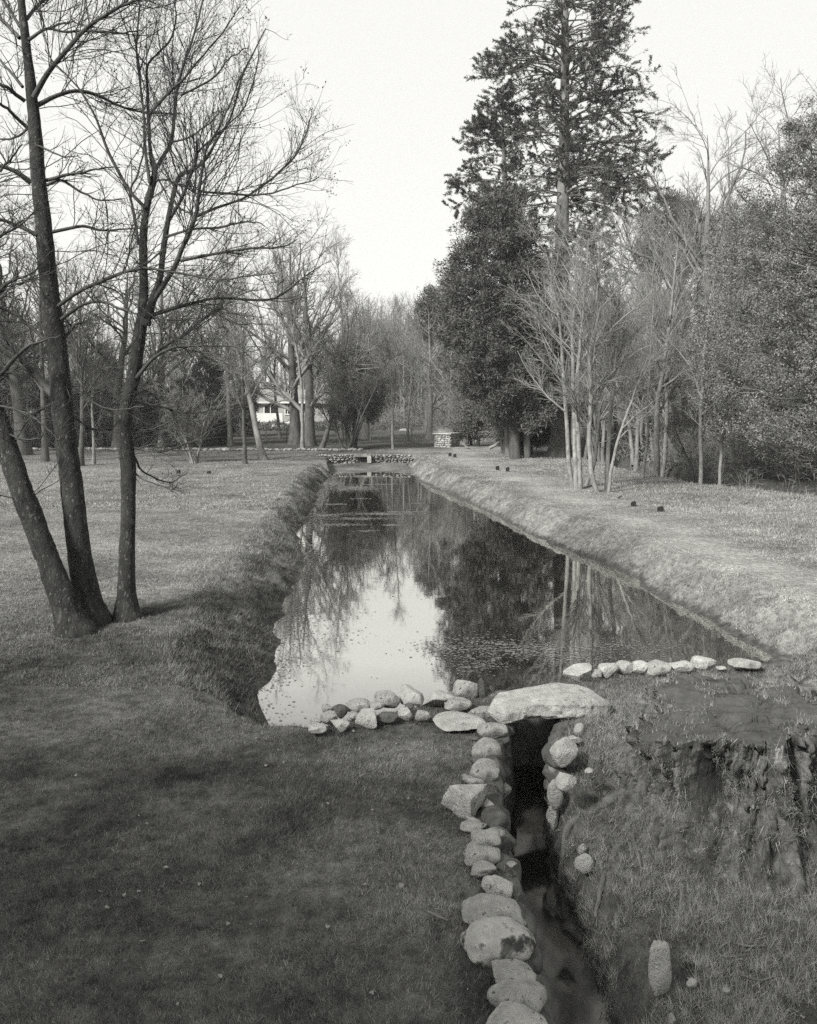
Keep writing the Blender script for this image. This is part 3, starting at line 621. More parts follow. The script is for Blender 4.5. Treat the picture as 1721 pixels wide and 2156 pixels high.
young_tree([[(1207, 1024, 13), (1198, 949, 11), (1191, 862, 10), (1185, 765, 9), (1179, 682, 7), (1165, 590, 5), (1150, 520, 2)],
            [(1215, 1028, 14), (1209, 921, 11), (1206, 800, 10), (1204, 696, 8), (1210, 600, 5), (1215, 500, 2)],
            [(1221, 1029, 16), (1219, 990, 12), (1216, 886, 11), (1216, 783, 10), (1225, 690, 7), (1235, 590, 5), (1245, 500, 2)],
            [(1232, 1022, 10), (1249, 973, 9), (1256, 904, 8), (1261, 817, 8), (1273, 748, 6), (1280, 660, 4), (1290, 560, 2)]],
           "clump of four pale slender stems springing from one base in the grass", 21, n0=16, group=GY_)
young_tree([[(1259, 1036, 14), (1247, 990, 12), (1242, 921, 11), (1245, 835, 11), (1242, 748, 9), (1250, 660, 7), (1255, 570, 5), (1262, 480, 2)]],
           "single crooked pale stem just right of the four-stem clump", 22, n0=22, group=GY_)
young_tree([[(1277, 1032, 12), (1283, 938, 11), (1289, 852, 10), (1294, 783, 9), (1302, 696, 7), (1306, 600, 5), (1310, 500, 2)],
            [(1281, 1036, 9), (1292, 966, 8), (1308, 911, 7), (1328, 852, 6), (1342, 810, 4), (1365, 760, 2)]],
           "pale stem with a thin second shoot leaning right, right of the crooked stem", 23, n0=17, group=GY_)
young_tree([[(1353, 1005, 9), (1360, 951, 8), (1364, 896, 7), (1363, 841, 6), (1370, 760, 5), (1376, 660, 3), (1380, 580, 2)]],
           "very thin sapling standing alone left of the stub-ended trunk", 24, n0=16, group=GY_)
young_tree([[(1382, 992, 20), (1382, 955, 15), (1382, 920, 14), (1385, 841, 12), (1393, 794, 10), (1405, 700, 8), (1415, 600, 5), (1425, 500, 2)],
            [(1392, 985, 12), (1398, 951, 11), (1401, 869, 10), (1403, 780, 9), (1412, 690, 6), (1420, 590, 3)]],
           "stoutest young trunk with a cut stub, forked low, right of the thin sapling", 25, n0=20, group=GY_)
young_tree([[(1475, 1016, 11), (1476, 960, 10), (1477, 896, 9), (1482, 800, 7), (1490, 700, 5), (1500, 600, 2)]],
           "straight pale sapling left of the two under the overhanging evergreen", 26, n0=14, group=GY_)
young_tree([[(1513, 1017, 9), (1518, 951, 8), (1524, 907, 7), (1530, 820, 6), (1540, 720, 3)], [(1517, 955, 5), (1513, 925, 5), (1510, 890, 4), (1505, 840, 2)]],
           "forked pale sapling right of the straight one, under the overhanging evergreen", 27, n0=12, group=GY_)
young_tree([[(1466, 1010, 9), (1455, 985, 8), (1442, 957, 6), (1430, 925, 4), (1415, 890, 2)]], "dark dead stem leaning left beside the straight pale sapling", 28, 'bark_dark', 'twig_far', n0=6, group=GY_)

def proto(kind, seed):
    """a bare tree of height 1 m unit scaled later; returns meshes for trunk and branches"""
    rng = np.random.default_rng(seed)
    h, r, n1, wig, amin, amax, upd, Lr, t0, stems, lean = {
        'forest': (14, .17, 26, .10, 30, 60, .35, .30, .28, 1, .03), 'oak': (11, .30, 20, .26, 45, 85, .15, .50, .25, 1, .05), 'birch': (15, .12, 30, .09, 25, 50, .4, .25, .3, 1, .04),
        'hazel': (6, .07, 9, .12, 20, 50, .3, .40, .15, 7, .22), 'spread': (14, .33, 22, .14, 35, 70, .3, .50, .14, 1, .02), 'leaning': (13, .2, 22, .14, 35, 70, .3, .36, .3, 1, .18)}[kind]
    P0 = np.zeros((stems, 3)); P0[:, :2] = rng.normal(size=(stems, 2)) * (.18 if stems > 1 else 0); P0[:, 2] = -.15
    d = np.tile([[0, 0, 1.]], (stems, 1)); d[:, :2] = rng.normal(size=(stems, 2)) * lean
    if kind == 'leaning': d[:, 0] = -.32
    P, R = walk(P0, d, h * rng.uniform(.8, 1, stems), r, .012, 16, rng, .035 if stems == 1 else .06, .03); R[:, 0] *= 1.5; R[:, 1] *= 1.08
    T = Geo().tubes(P, R, 9).mesh("trunk", None)
    P1, R1 = branch_level(P, R, n1 * stems if stems > 1 else n1, rng, Lr, .5, 7, 9, wig, .05, upd, .5, .012, .012, t0, amin, amax)
    P2, R2 = branch_level(P1, R1, len(P1) * 7, rng, .5, .35, 3, 6, wig * 1.3, .04, .2, .55, .009, .010, .1, 28, 62)
    P3, R3 = branch_level(P2, R2, len(P2) * 5, rng, .5, .2, 1.4, 5, wig * 1.4, .03, .15, .65, .006, .008, .1, 28, 60)
    P4, R4 = branch_level(P3, R3, len(P3) * 2, rng, .5, .15, .7, 3, wig * 1.3, .03, .1, .7, .005, .006, .1, 28, 60)
    B = Geo().tubes(P1, R1, 5).tubes(P2, R2, 4).tubes(P3, R3, 3).tubes(P4, R4, 3).mesh("branches", None)
    return T, B, float(P[:, :, 2].max())
PROTO = {}
def bare(x, yb, ytop, kind, var, label, bark='bark_far', twig='twig_far', rot=0.0, name="bare_tree", group=None, wide=1.0, dz=0.0, d=None):
    if x in (622, 652): wide = 1.08
    d = d or dist(yb); key = (kind, var, bark, twig)
    if key not in PROTO:
        if (kind, var) not in PROTO: PROTO[(kind, var)] = proto(kind, 100 + var * 17 + len(kind))
        T, B, h = PROTO[(kind, var)]; T = T.copy(); B = B.copy(); T.materials.append(M[bark]); B.materials.append(M[twig]); PROTO[key] = (T, B, h)
    T, B, h = PROTO[key]; X, Y, _ = px(x, yb, d); z = float(ground_h(X, Y)) + dz
    H = CAM_H + (HY - ytop) / FPX * d - z; k = H / h
    root = empty(name, (X, Y, z)); root.scale = (k * wide, k * wide, k); root.rotation_euler = (0, 0, rot)
    link("trunk", T, root); link("branches", B, root); tag(root, label, "tree", group); return root
GW = "bare trees at the far edge of the lawn"
for a in [
    (95, 972, 470, 'forest', 0, "bare tree with a swollen mossy foot, seen left of the big leaning alder trunks", 'bark_dark', 'twig_dark', 0),
    (170, 981, 560, 'forest', 1, "dark bare tree half hidden just right of the middle alder trunk", 'bark_dark', 'twig_dark', 1),
    (198, 978, 600, 'birch', 0, "thin grey-stemmed tree right of the half hidden dark tree", 'bark_far', 'twig_dark', 2),
    (405, 975, 800, 'hazel', 0, "low bush of curved bare stems rising from a stump on the lawn", 'bark_far', 'twig_far', 0),
    (516, 977, 640, 'forest', 2, "short dark trunk with a drooping low limb, on the lawn's far edge", 'bark_dark', 'twig_far', 0),
    (556, 968, 560, 'leaning', 0, "bare tree leaning left with a flared foot, right of the short dark trunk", 'bark_far', 'twig_far', 0),
    (486, 938, 520, 'forest', 3, "stout straight grey trunk left of the house", 'bark_far', 'twig_far', 1),
    (637, 946, 480, 'birch', 1, "tall slim pale trunk standing before the two dark broad trunks", 'bark_pale', 'twig_far', 0),
    (622, 936, 505, 'spread', 0, "broad dark tree with low spreading limbs crossing in front of the house", 'bark_dark', 'twig_far', 0),
    (652, 938, 540, 'spread', 1, "dark trunk close behind and right of the slim pale one", 'bark_dark', 'twig_far', 2),
    (676, 946, 640, 'leaning', 1, "dark trunk leaning right beside the bushy many-stemmed tree", 'bark_dark', 'twig_dark', 3.1),
    (720, 925, 495, 'birch', 2, "tall feathery birch rising above the wood in the middle", 'bark_far', 'twig_far', 0),
    (828, 946, 650, 'birch', 3, "thin straight trunk standing alone beyond the far end wall", 'bark_far', 'twig_far', 0),
    (740, 946, 730, 'hazel', 1, "dense many-stemmed bushy tree behind the left part of the far wall", 'bark_dark', 'twig_dark', 0),
    (48, 958, 400, 'oak', 0, "large oak with crooked curling boughs behind the leaning alders", 'bark_dark', 'twig_dark', 0),
    (-60, 955, 430, 'oak', 1, "crooked oak at the picture's left edge behind the leaning trunk", 'bark_dark', 'twig_dark', 1),
    (250, 945, 560, 'oak', 2, "crooked-limbed oak seen between the middle and the slender alder", 'bark_dark', 'twig_dark', 2),
    (345, 940, 545, 'spread', 2, "grey forked tree right of the slender alder", 'bark_far', 'twig_far', 0),
    (300, 935, 600, 'forest', 1, "straight tree directly behind the slender alder", 'bark_far', 'twig_far', 2),
    (420, 935, 590, 'leaning', 2, "leaning tree beyond the bush of curved stems", 'bark_far', 'twig_far', 1),
    (450, 930, 640, 'forest', 0, "slim tree left of the stout straight grey trunk", 'bark_far', 'twig_far', 3),
    (462, 930, 575, 'spread', 3, "spreading tree left of the house, behind the stout straight trunk", 'bark_far', 'twig_far', 1),
    (590, 925, 560, 'birch', 0, "slim tree rising above the house roof", 'bark_far', 'twig_far', 3),
    (140, 940, 540, 'forest', 3, "straight dark tree behind the half hidden dark tree", 'bark_dark', 'twig_dark', 2),
    (15, 940, 560, 'forest', 2, "straight dark tree behind the leftmost leaning alder", 'bark_dark', 'twig_dark', 1),
    (770, 925, 640, 'spread', 1, "rounded grey tree behind the bushy many-stemmed tree", 'bark_far', 'twig_far', 1),
    (860, 930, 690, 'forest', 2, "grey tree just left of the stone tank", 'bark_far', 'twig_far', 2),
    (905, 925, 650, 'spread', 2, "broad grey tree rising behind the stone tank", 'bark_far', 'twig_far', 3),
    (985, 935, 720, 'hazel', 2, "low twiggy tree right of the stone tank", 'bark_far', 'twig_far', 1),
    (1065, 957, 800, 'hazel', 0, "thicket of thin dark stems under the big dark yew", 'bark_dark', 'twig_dark', 2),
    (1110, 958, 780, 'hazel', 3, "dark stems between the yew and the giant conifer's trunk", 'bark_dark', 'twig_dark', 1)]:
    x, yb, yt, k, v, lab, bk, tw, rot = a; bare(x, yb, yt, k, v, lab, bk, tw, rot, group=GW)
GB = "bare trees in the wood on the right"
for x, yb, yt, k, v, lab, rot, d, tw in [
    (1505, 930, 285, 'spread', 0, "tall forked bare tree standing highest above the wood on the right", 0, 46, 'twig_far'),
    (1590, 930, 300, 'birch', 1, "feathery bare tree right of the tall forked one", 1, 44, 'twig_far'),
    (1440, 930, 400, 'birch', 2, "slim bare tree in front of the round pine crown", 2, 48, 'twig_far'),
    (1340, 930, 480, 'birch', 0, "slim bare tree right of the giant conifer", 1, 44, 'twig_far'),
    (1390, 925, 430, 'forest', 1, "bare tree between slim tree and round pine crown", 3, 50, 'twig_far'),
    (1660, 930, 260, 'spread', 1, "bare tree with wide crown behind the overhanging evergreen", 2, 43, 'twig_far'),
    (1300, 925, 560, 'forest', 3, "grey bare tree behind the pale sapling clump", 2, 52, 'twig_pale'),
    (1455, 940, 520, 'hazel', 1, "twiggy undergrowth tree on the slope behind the ditch", 0, 42, 'twig_pale'),
    (1350, 940, 600, 'hazel', 2, "pale twiggy undergrowth tree behind the thin sapling", 1, 45, 'twig_pale'),
    (1250, 930, 620, 'hazel', 3, "twiggy tree behind the four-stem clump", 2, 47, 'twig_pale'),
    (1540, 950, 560, 'forest', 0, "dark trunk in shadow under the overhanging evergreen", 2, 38, 'twig_far')]:
    bare(x, yb, yt, k, v, lab, 'bark_far', tw, rot, group=GB, d=d)

# ---------------------------------------------------------------- evergreens
def env_points(rows, n, d, rng, depth=.8, shell=.55):
    """random points inside a crown whose picture outline is given in rows (y, xleft, xright)"""
    ys = np.array([r[0] for r in rows], float); xl_ = np.array([r[1] for r in rows], float); xr_ = np.array([r[2] for r in rows], float)
    wgt = xr_ - xl_; yy = np.linspace(ys[0], ys[-1], 400); w = np.interp(yy, ys, wgt); y = rng.choice(yy, n, p=w / w.sum()) + rng.uniform(-3, 3, n)
    a = np.interp(y, ys, xl_); b = np.interp(y, ys, xr_); c = (a + b) / 2; hw = (b - a) / 2
    th = rng.uniform(0, 2 * np.pi, n); r = np.sqrt(rng.uniform(shell ** 2, 1, n))
    ox = np.cos(th) * r; oy = np.sin(th) * r; D = d + oy * hw / FPX * d * depth
    x = c + ox * hw; P = np.stack([(x - CX) / FPX * d, D, CAM_H - (y - HY) / FPX * d], 1)
    out = np.stack([ox, oy * depth, 0 * ox], 1); return P, out
def clumps(C, O, per, rad, L, w, rng, outw=.8, up=.3, G=None, jit=.8):
    G = G or Geo(); n = len(C); rr = rng.normal(size=(n, per, 3)); rr /= np.linalg.norm(rr, axis=2, keepdims=True); rr *= rng.uniform(.25, 1, (n, per, 1)) * (rad * rng.uniform(.6, 1.35, n))[:, None, None]
    P = (C[:, None] + rr * [1, 1, .75]).reshape(-1, 3); D = np.repeat(O, per, 0) * outw + rr.reshape(-1, 3) / rad * .7 + jit * rng.normal(size=(n * per, 3)); D[:, 2] += up
    return G.sprays(P, D, L * rng.uniform(.6, 1.3, n * per), w * rng.uniform(.7, 1.2, n * per), rng)
def limbs_to(C, axis_x, axis_y, z0, z1, n, rng, r0=.08, K=7):
    """boughs from the trunk axis out to some of the clumps"""
    k = rng.choice(len(C), min(n, len(C)), replace=False); e = C[k]; zb = np.clip(e[:, 2] - rng.uniform(.2, 1.8, len(k)), z0, z1)
    b = np.stack([np.full(len(k), axis_x), np.full(len(k), axis_y), zb], 1); t = np.linspace(0, 1, K)[None, :, None]
    P = b[:, None] * (1 - t) + e[:, None] * t; P[:, :, 2] += (np.sin(t[..., 0] * np.pi) * -.18); P[:, 1:-1] += rng.normal(size=(len(k), K - 2, 3)) * .07
    return P, np.broadcast_to(r0 * (1 - t[..., 0]) + .012 * t[..., 0], P.shape[:2])
def yew():
    rng = np.random.default_rng(61); d = 46.0
    rows = [(405, 1040, 1075), (440, 998, 1100), (480, 990, 1115), (520, 972, 1130), (560, 940, 1140), (620, 938, 1148), (690, 944, 1152), (735, 936, 1155), (775, 940, 1158), (815, 966, 1162), (845, 995, 1165), (885, 1040, 1165)]
    C, O = env_points(rows, 700, d, rng, .85, .5)
    C += .35 * rng.normal(size=C.shape) * [1, 1, .6]
    b = px(1082, 950, d); b[2] = float(ground_h(b[0], b[1])); root = empty("yew_tree", b)
    T = Geo(); tp = np.array([px(1086, 958, d), px(1080, 860, d), px(1068, 700, d), px(1058, 560, d), px(1056, 430, d)]); tp[0, 2] = b[2] - .1
    P, R = resample(tp, [.34, .28, .2, .13, .04], 14); P2, R2 = resample(tp + [[.7, .2, 0], [.75, .2, 0], [.5, .3, 0], [.3, .2, 0], [.1, 0, 0]], [.22, .18, .14, .09, .03], 14)
    link("trunk", Geo().tubes((P - b)[None], R[None], 10).mesh("trunk", M['bark_dark']), root); link("trunk", Geo().tubes((P2 - b)[None], R2[None], 10).mesh("trunk", M['bark_dark']), root)
    B = Geo(); Pl, Rl = limbs_to(C, P[4, 0], d, 1.5, 12, 150, rng, .07); B.tubes(Pl - b, Rl, 5); link("branches", B.mesh("branches", M['bark_dark']), root)
    L = clumps(C - b, O, 170, .55, .24, .055, rng, .8, .35)
    link("crown", L.mesh("crown", M['yew'], False), root)
    tag(root, "dense dark yew with a bulging crown, left of and below the giant conifer", "tree")
yew()
def conifer(label, name, d, trunk, z_from, z_to, nb, reach, seed, dens=14, xs=0.0, droop=.3):
    """trunk: picture points (x, y, width); reach(z, side) -> bough length in metres"""
    rng = np.random.default_rng(seed); b = px(trunk[0][0], trunk[0][1], d); b[2] = float(ground_h(b[0], b[1])); root = empty(name, b)
    tp = [px(x, y, d) for x, y, w in trunk]; P, R = resample(tp, [w / 2 / FPX * d for x, y, w in trunk], 30); P[0, 2] = b[2] - .15
    V = Geo().tubes((P - b)[None], R[None], 16); link("trunk", V.mesh("trunk", M['bark_far']), root)
    z = rng.uniform(0, 1, nb) ** 1.0 * (z_to - z_from) + z_from; k = np.round(z / .85) * .85 + rng.normal(size=nb) * .09; th = rng.uniform(0, 2 * np.pi, nb)
    sx = np.interp(k, P[:, 2], P[:, 0]); sy = np.interp(k, P[:, 2], P[:, 1]); st = np.stack([sx, sy, k], 1)
    Ln = np.array([reach(zz, math.cos(t)) for zz, t in zip(k, th)]) * rng.uniform(.72, 1.12, nb)
    K = 9; t = np.linspace(0, 1, K)[None]; dr = droop * (1 - (k - z_from) / (z_to - z_from))[:, None] + .02
    hx = Ln[:, None] * t; curve = .16 * np.sin(t * np.pi * .9) * Ln[:, None] - dr * Ln[:, None] * t ** 1.4 + .10 * Ln[:, None] * t ** 4
    th2 = th[:, None] + np.cumsum(rng.normal(size=(nb, K)) * .05, 1)
    BP = np.stack([st[:, :1] + hx * np.cos(th2), st[:, 1:2] + hx * np.sin(th2), st[:, 2:] + curve], -1); BP[:, 1:] += rng.normal(size=(nb, K - 1, 3)) * .05
    BR = np.maximum(.055 * (1 - t * .85), .008) * np.ones((nb, 1)) * (Ln[:, None] / 4) ** .5
    G = Geo(); G.tubes(BP - b, BR, 5)
    P2, R2 = branch_level(BP, BR, nb * 7, rng, .32, .3, 1.7, 6, .12, .02, .05, .5, .007, .009, .28, 30, 65); G.tubes(P2 - b, R2, 3)
    link("branches", G.mesh("branches", M['bark_far']), root)
    # foliage: tufts toward the outer half of the boughs and along the branchlets
    S_ = Geo(); c, dv, r, pl, tt = sprout(P2, R2, nb * dens * 40, rng, .3, 1.0, 20, 70)
    # sparse lower whorls carry less green
    keep = rng.uniform(size=len(c)) < np.clip((vnoise(c[:, 0] * .75 + 50, c[:, 2] * 1.1 + c[:, 1] * .5, seed) - .27) * 4.5, .06, 1)
    c = c[keep]; dv = dv[keep]; dv[:, 2] += .25; S_.sprays(c - b, dv, .18 * rng.uniform(.6, 1.3, len(c)), .036, rng)
    c, dv, r, pl, tt = sprout(BP, BR, nb * dens * 2, rng, .62, 1.0, 20, 70); dv[:, 2] += .4; S_.sprays(c - b, dv, .26 * rng.uniform(.6, 1.3, len(c)), .055, rng)
    link("crown", S_.mesh("crown", M['needle'], False), root); tag(root, label, "tree"); return root
def reach_big(z, c):
    yy = HY - (z - CAM_H) * FPX / 48.0
    L = np.interp(yy, [-250, -120, 0, 110, 160, 230, 330, 400, 470], [10, 50, 108, 150, 205, 120, 150, 175, 120]); R_ = np.interp(yy, [-250, -120, 0, 110, 160, 230, 330, 400, 470], [10, 70, 150, 165, 165, 180, 185, 190, 120])
    return (R_ * max(c, 0) + L * max(-c, 0) + .75 * (L + R_) / 2 * (1 - abs(c))) / FPX * 48.0
conifer("giant fir towering out of the picture's top above the wood", "fir_tree", 48.0,
        [(1178, 962, 62), (1180, 930, 46), (1182, 850, 42), (1184, 700, 36), (1183, 550, 30), (1185, 450, 27), (1188, 300, 22), (1190, 150, 18), (1190, 0, 14), (1190, -130, 9), (1190, -250, 3)], 11.0, 33.5, 380, reach_big, 5, 14)
def reach_small(z, c):
    yy = HY - (z - CAM_H) * FPX / 49.0
    L = np.interp(yy, [200, 260, 330, 410, 450], [15, 75, 95, 115, 90]); R_ = np.interp(yy, [200, 260, 330, 410, 450], [15, 60, 45, 30, 20])
    return (R_ * max(c, 0) + L * max(-c, 0) + .7 * (L + R_) / 2 * (1 - abs(c))) / FPX * 49.0
conifer("smaller fir with thin trunk between giant fir and yew top", "fir_tree", 49.0,
        [(1074, 952, 22), (1072, 850, 20), (1069, 600, 15), (1066, 450, 12), (1063, 380, 10), (1060, 300, 7), (1058, 240, 4), (1058, 205, 2)], 14.4, 21.4, 100, reach_small, 9, 11)
def round_crown(name, label, d, x, yb, rows, nc, per, rad, L, w, leaf, bark, seed, tw=14, shell=.4, up=.3, depth=.8, limbs=40, lr=.07, group=None, jit=.8, cat="tree", trunk_n=1):
    rng = np.random.default_rng(seed); b = px(x, yb, d); b[2] = float(ground_h(b[0], b[1])); root = empty(name, b)
    C, O = env_points(rows, nc, d, rng, depth, shell); C[:, 2] = np.maximum(C[:, 2], b[2] + .25)
    top = px((rows[0][1] + rows[0][2]) / 2, rows[0][0] + 10, d); T = Geo()
    for k in range(trunk_n):
        o = rng.normal(size=3) * [.35, .35, 0] * (trunk_n > 1); p, r = resample([b + o - [0, 0, .15], b * .65 + top * .35 + o * 1.5, b * .3 + top * .7 + o, top + o], np.array([1.25, .8, .5, .15]) * tw / 2 / FPX * d, 12); T.tubes((p - b)[None], r[None], 9)
    link("trunk", T.mesh("trunk", M[bark]), root)
    B = Geo(); Pl, Rl = limbs_to(C, (b[0] + top[0]) / 2, d, b[2] + .5, top[2], limbs, rng, lr); B.tubes(Pl - b, Rl, 5); link("branches", B.mesh("branches", M[bark]), root)
    link("crown", clumps(C - b, O, per, rad, L, w, rng, .5, up, jit=jit).mesh("crown", M[leaf], False), root); tag(root, label, cat, group); return root
round_crown("holly_tree", "big speckle-leaved evergreen overhanging the ditch at the right edge", 31, 1745, 1000,
            [(215, 1690, 1760), (300, 1640, 1800), (385, 1580, 1850), (450, 1530, 1860), (520, 1495, 1880), (600, 1480, 1900), (700, 1455, 1900), (800, 1440, 1900), (860, 1455, 1900), (905, 1500, 1900), (940, 1580, 1900), (975, 1650, 1900)],
            950, 165, .48, .095, .04, 'holly', 'bark_pale', 33, 30, .1, .1, .8, 420, .04, jit=1.2)
round_crown("pine_tree", "round dark pine crown showing behind the slim bare trees on the right", 72, 1415, 905,
            [(412, 1390, 1440), (440, 1362, 1475), (480, 1345, 1490), (525, 1335, 1490), (560, 1350, 1470), (585, 1365, 1460)], 300, 60, .62, .35, .08, 'needle', 'bark_far', 34, 16, .3, .5, .9, 60)
round_crown("pine_tree", "dark pine crown right of the round one, behind the tall forked tree", 66, 1545, 905,
            [(445, 1520, 1580), (480, 1480, 1640), (530, 1450, 1660), (590, 1450, 1650), (640, 1470, 1620)], 300, 60, .62, .35, .08, 'needle', 'bark_far', 35, 16, .3, .5, .9, 60)
round_crown("pine_tree", "hazy pine crown just left of the yew, farther off", 80, 900, 920,
            [(610, 890, 930), (640, 878, 945), (680, 870, 950), (720, 885, 950)], 110, 50, .7, .4, .09, 'needle', 'bark_far', 36, 12, .3, .4, .9, 30)
GS = "dark evergreen shrubs along the back of the lawn"
for k, (x, yb, d, rows, lab) in enumerate([
    (20, 945, 57, [(770, -20, 60), (810, -60, 100), (860, -80, 110), (915, -80, 110), (940, -60, 100)], "dark evergreen shrub at the left edge behind the leaning trunk"),
    (130, 945, 59, [(790, 100, 170), (830, 70, 190), (880, 60, 200), (940, 70, 195)], "dark evergreen shrub behind the middle alder trunk"),
    (215, 944, 60, [(730, 205, 225), (760, 185, 250), (820, 172, 265), (880, 165, 270), (940, 170, 270)], "conical dark evergreen between the middle and the slender alder"),
    (300, 943, 61, [(810, 280, 330), (850, 255, 360), (900, 250, 370), (940, 255, 365)], "low dark evergreen shrub behind the slender alder"),
    (385, 943, 60, [(800, 365, 410), (840, 340, 430), (890, 330, 440), (940, 335, 435)], "dark evergreen shrub behind the bush of curved stems"),
    (440, 942, 62, [(745, 425, 450), (780, 405, 475), (830, 390, 490), (890, 390, 492), (938, 400, 485)], "tall pointed dark evergreen left of the house"),
    (-70, 945, 58, [(760, -110, -30), (830, -150, 0), (930, -150, 0)], "dark evergreen shrub beyond the picture's left edge"),
    (742, 940, 57, [(735, 720, 770), (765, 690, 810), (810, 682, 822), (850, 690, 815), (885, 705, 790)], "bushy dark-leaved small tree behind the left part of the far wall"),
    (1100, 945, 52, [(820, 1060, 1150), (860, 1040, 1170), (900, 1040, 1165), (935, 1050, 1160)], "dark evergreen undergrowth shrub beneath the yew and the giant fir"),
    (1000, 935, 60, [(850, 970, 1040), (880, 960, 1060), (915, 965, 1060)], "low grey-leaved shrub right of the stone tank"),
    (512, 930, 75, [(805, 492, 530), (825, 486, 540), (860, 486, 540), (900, 490, 535), (925, 495, 530)], "dark rounded shrub against the left end of the house")]):
    round_crown("evergreen_shrub", lab, d, x, yb, rows, 260, 120, .5, .2, .05, 'shrub' if k not in (7, 9) else 'far_leaf', 'bark_dark', 70 + k, 6, .35, .2, .8, 40, .03, group=GS, cat="shrub", trunk_n=4)

# far woodland that reads as one mass
def far_wood():
    rng = np.random.default_rng(88); n = 520; ang = rng.uniform(-.62, .62, n); d = rng.uniform(92, 175, n); X = np.tan(ang) * d; Y = d
    k2 = 300; a2 = np.where(rng.uniform(size=k2) < .45, rng.uniform(-.14, .06, k2), rng.uniform(.12, .5, k2)); d2 = rng.uniform(96, 140, k2); X = np.concatenate([X, np.tan(a2) * d2]); Y = np.concatenate([Y, d2]); n += k2
    ok = ~((X / Y * FPX + CX > 475) & (X / Y * FPX + CX < 700) & (Y < 112)); X = X[ok]; Y = Y[ok]; n = len(X)
    xp = X / Y * FPX + CX; ytop = np.interp(xp, [-300, 0, 300, 500, 690, 760, 850, 920, 1150, 1300, 1450, 1700, 2000], [640, 650, 690, 720, 690, 655, 650, 640, 600, 640, 690, 560, 500]) + rng.normal(size=n) * 14 + (Y - 92) * .1
    z0 = ground_h(X, Y); H = np.clip(CAM_H + (HY - ytop) / FPX * Y - z0, 6, 30)
    P0 = np.stack([X, Y, z0 - .2], 1); d0 = np.tile([[0, 0, 1.]], (n, 1)) + rng.normal(size=(n, 3)) * .05
    P, R = walk(P0, d0, H, .16, .02, 10, rng, .04, .05)
    P1, R1 = branch_level(P, R, n * 16, rng, .30, 1, 5, 6, .14, .05, .3, .5, .02, .02, .15, 30, 65)
    P2, R2 = branch_level(P1, R1, len(P1) * 6, rng, .5, .5, 2.6, 4, .18, .04, .2, .6, .014, .014, .1, 28, 60)
    P3, R3 = branch_level(P2, R2, len(P2) * 3, rng, .5, .3, 1.4, 3, .18, .03, .15, .7, .010, .011, .1, 28, 60)
    G = Geo(); G.tubes(P, R, 6); G.tubes(P1, R1, 3); G.tubes(P2, R2, 3); G.tubes(P3, R3, 3)
    # brushwood at their feet
    m = 9000; a = rng.uniform(-.62, .62, m); dd = rng.uniform(84, 120, m); bx = np.tan(a) * dd; xp = np.tan(a) * FPX + CX; okb = ~((xp > 470) & (xp < 705) & (dd < 112)); bx = bx[okb]; dd = dd[okb]
    bz = ground_h(bx, dd); C = np.stack([bx, dd, bz + rng.uniform(.1, 4.5, len(bx)) * vnoise(bx * .2, dd * .2, 4)], 1)
    clumps(C, np.zeros_like(C), 22, 1.0, .7, .05, rng, 0, .8, G)
    tag(link("far_woodland", G.mesh("far_woodland", M['far_leaf'])), "hazy bare woodland closing the view beyond lawn and pond", "woodland", kind="stuff")
far_wood()
def brush():
    rng = np.random.default_rng(99); n = 2600; Y = rng.uniform(30, 60, n); X = np.interp(Y, DITCH[::-1][3:, 1], DITCH[::-1][3:, 0]) + 1.8 + rng.uniform(0, 11, n); z = ground_h(X, Y)
    C = np.stack([X, Y, z + rng.uniform(.05, 1.9, n) * vnoise(X * .35, Y * .35, 4) * 1.2], 1); G = clumps(C, np.zeros_like(C), 26, .55, .5, .022, rng, 0, .9)
    tag(link("brushwood", G.mesh("brushwood", M['twig_pale'], False)), "tangle of low brushwood on the wooded slope behind the ditch", "brushwood", kind="stuff")
brush()

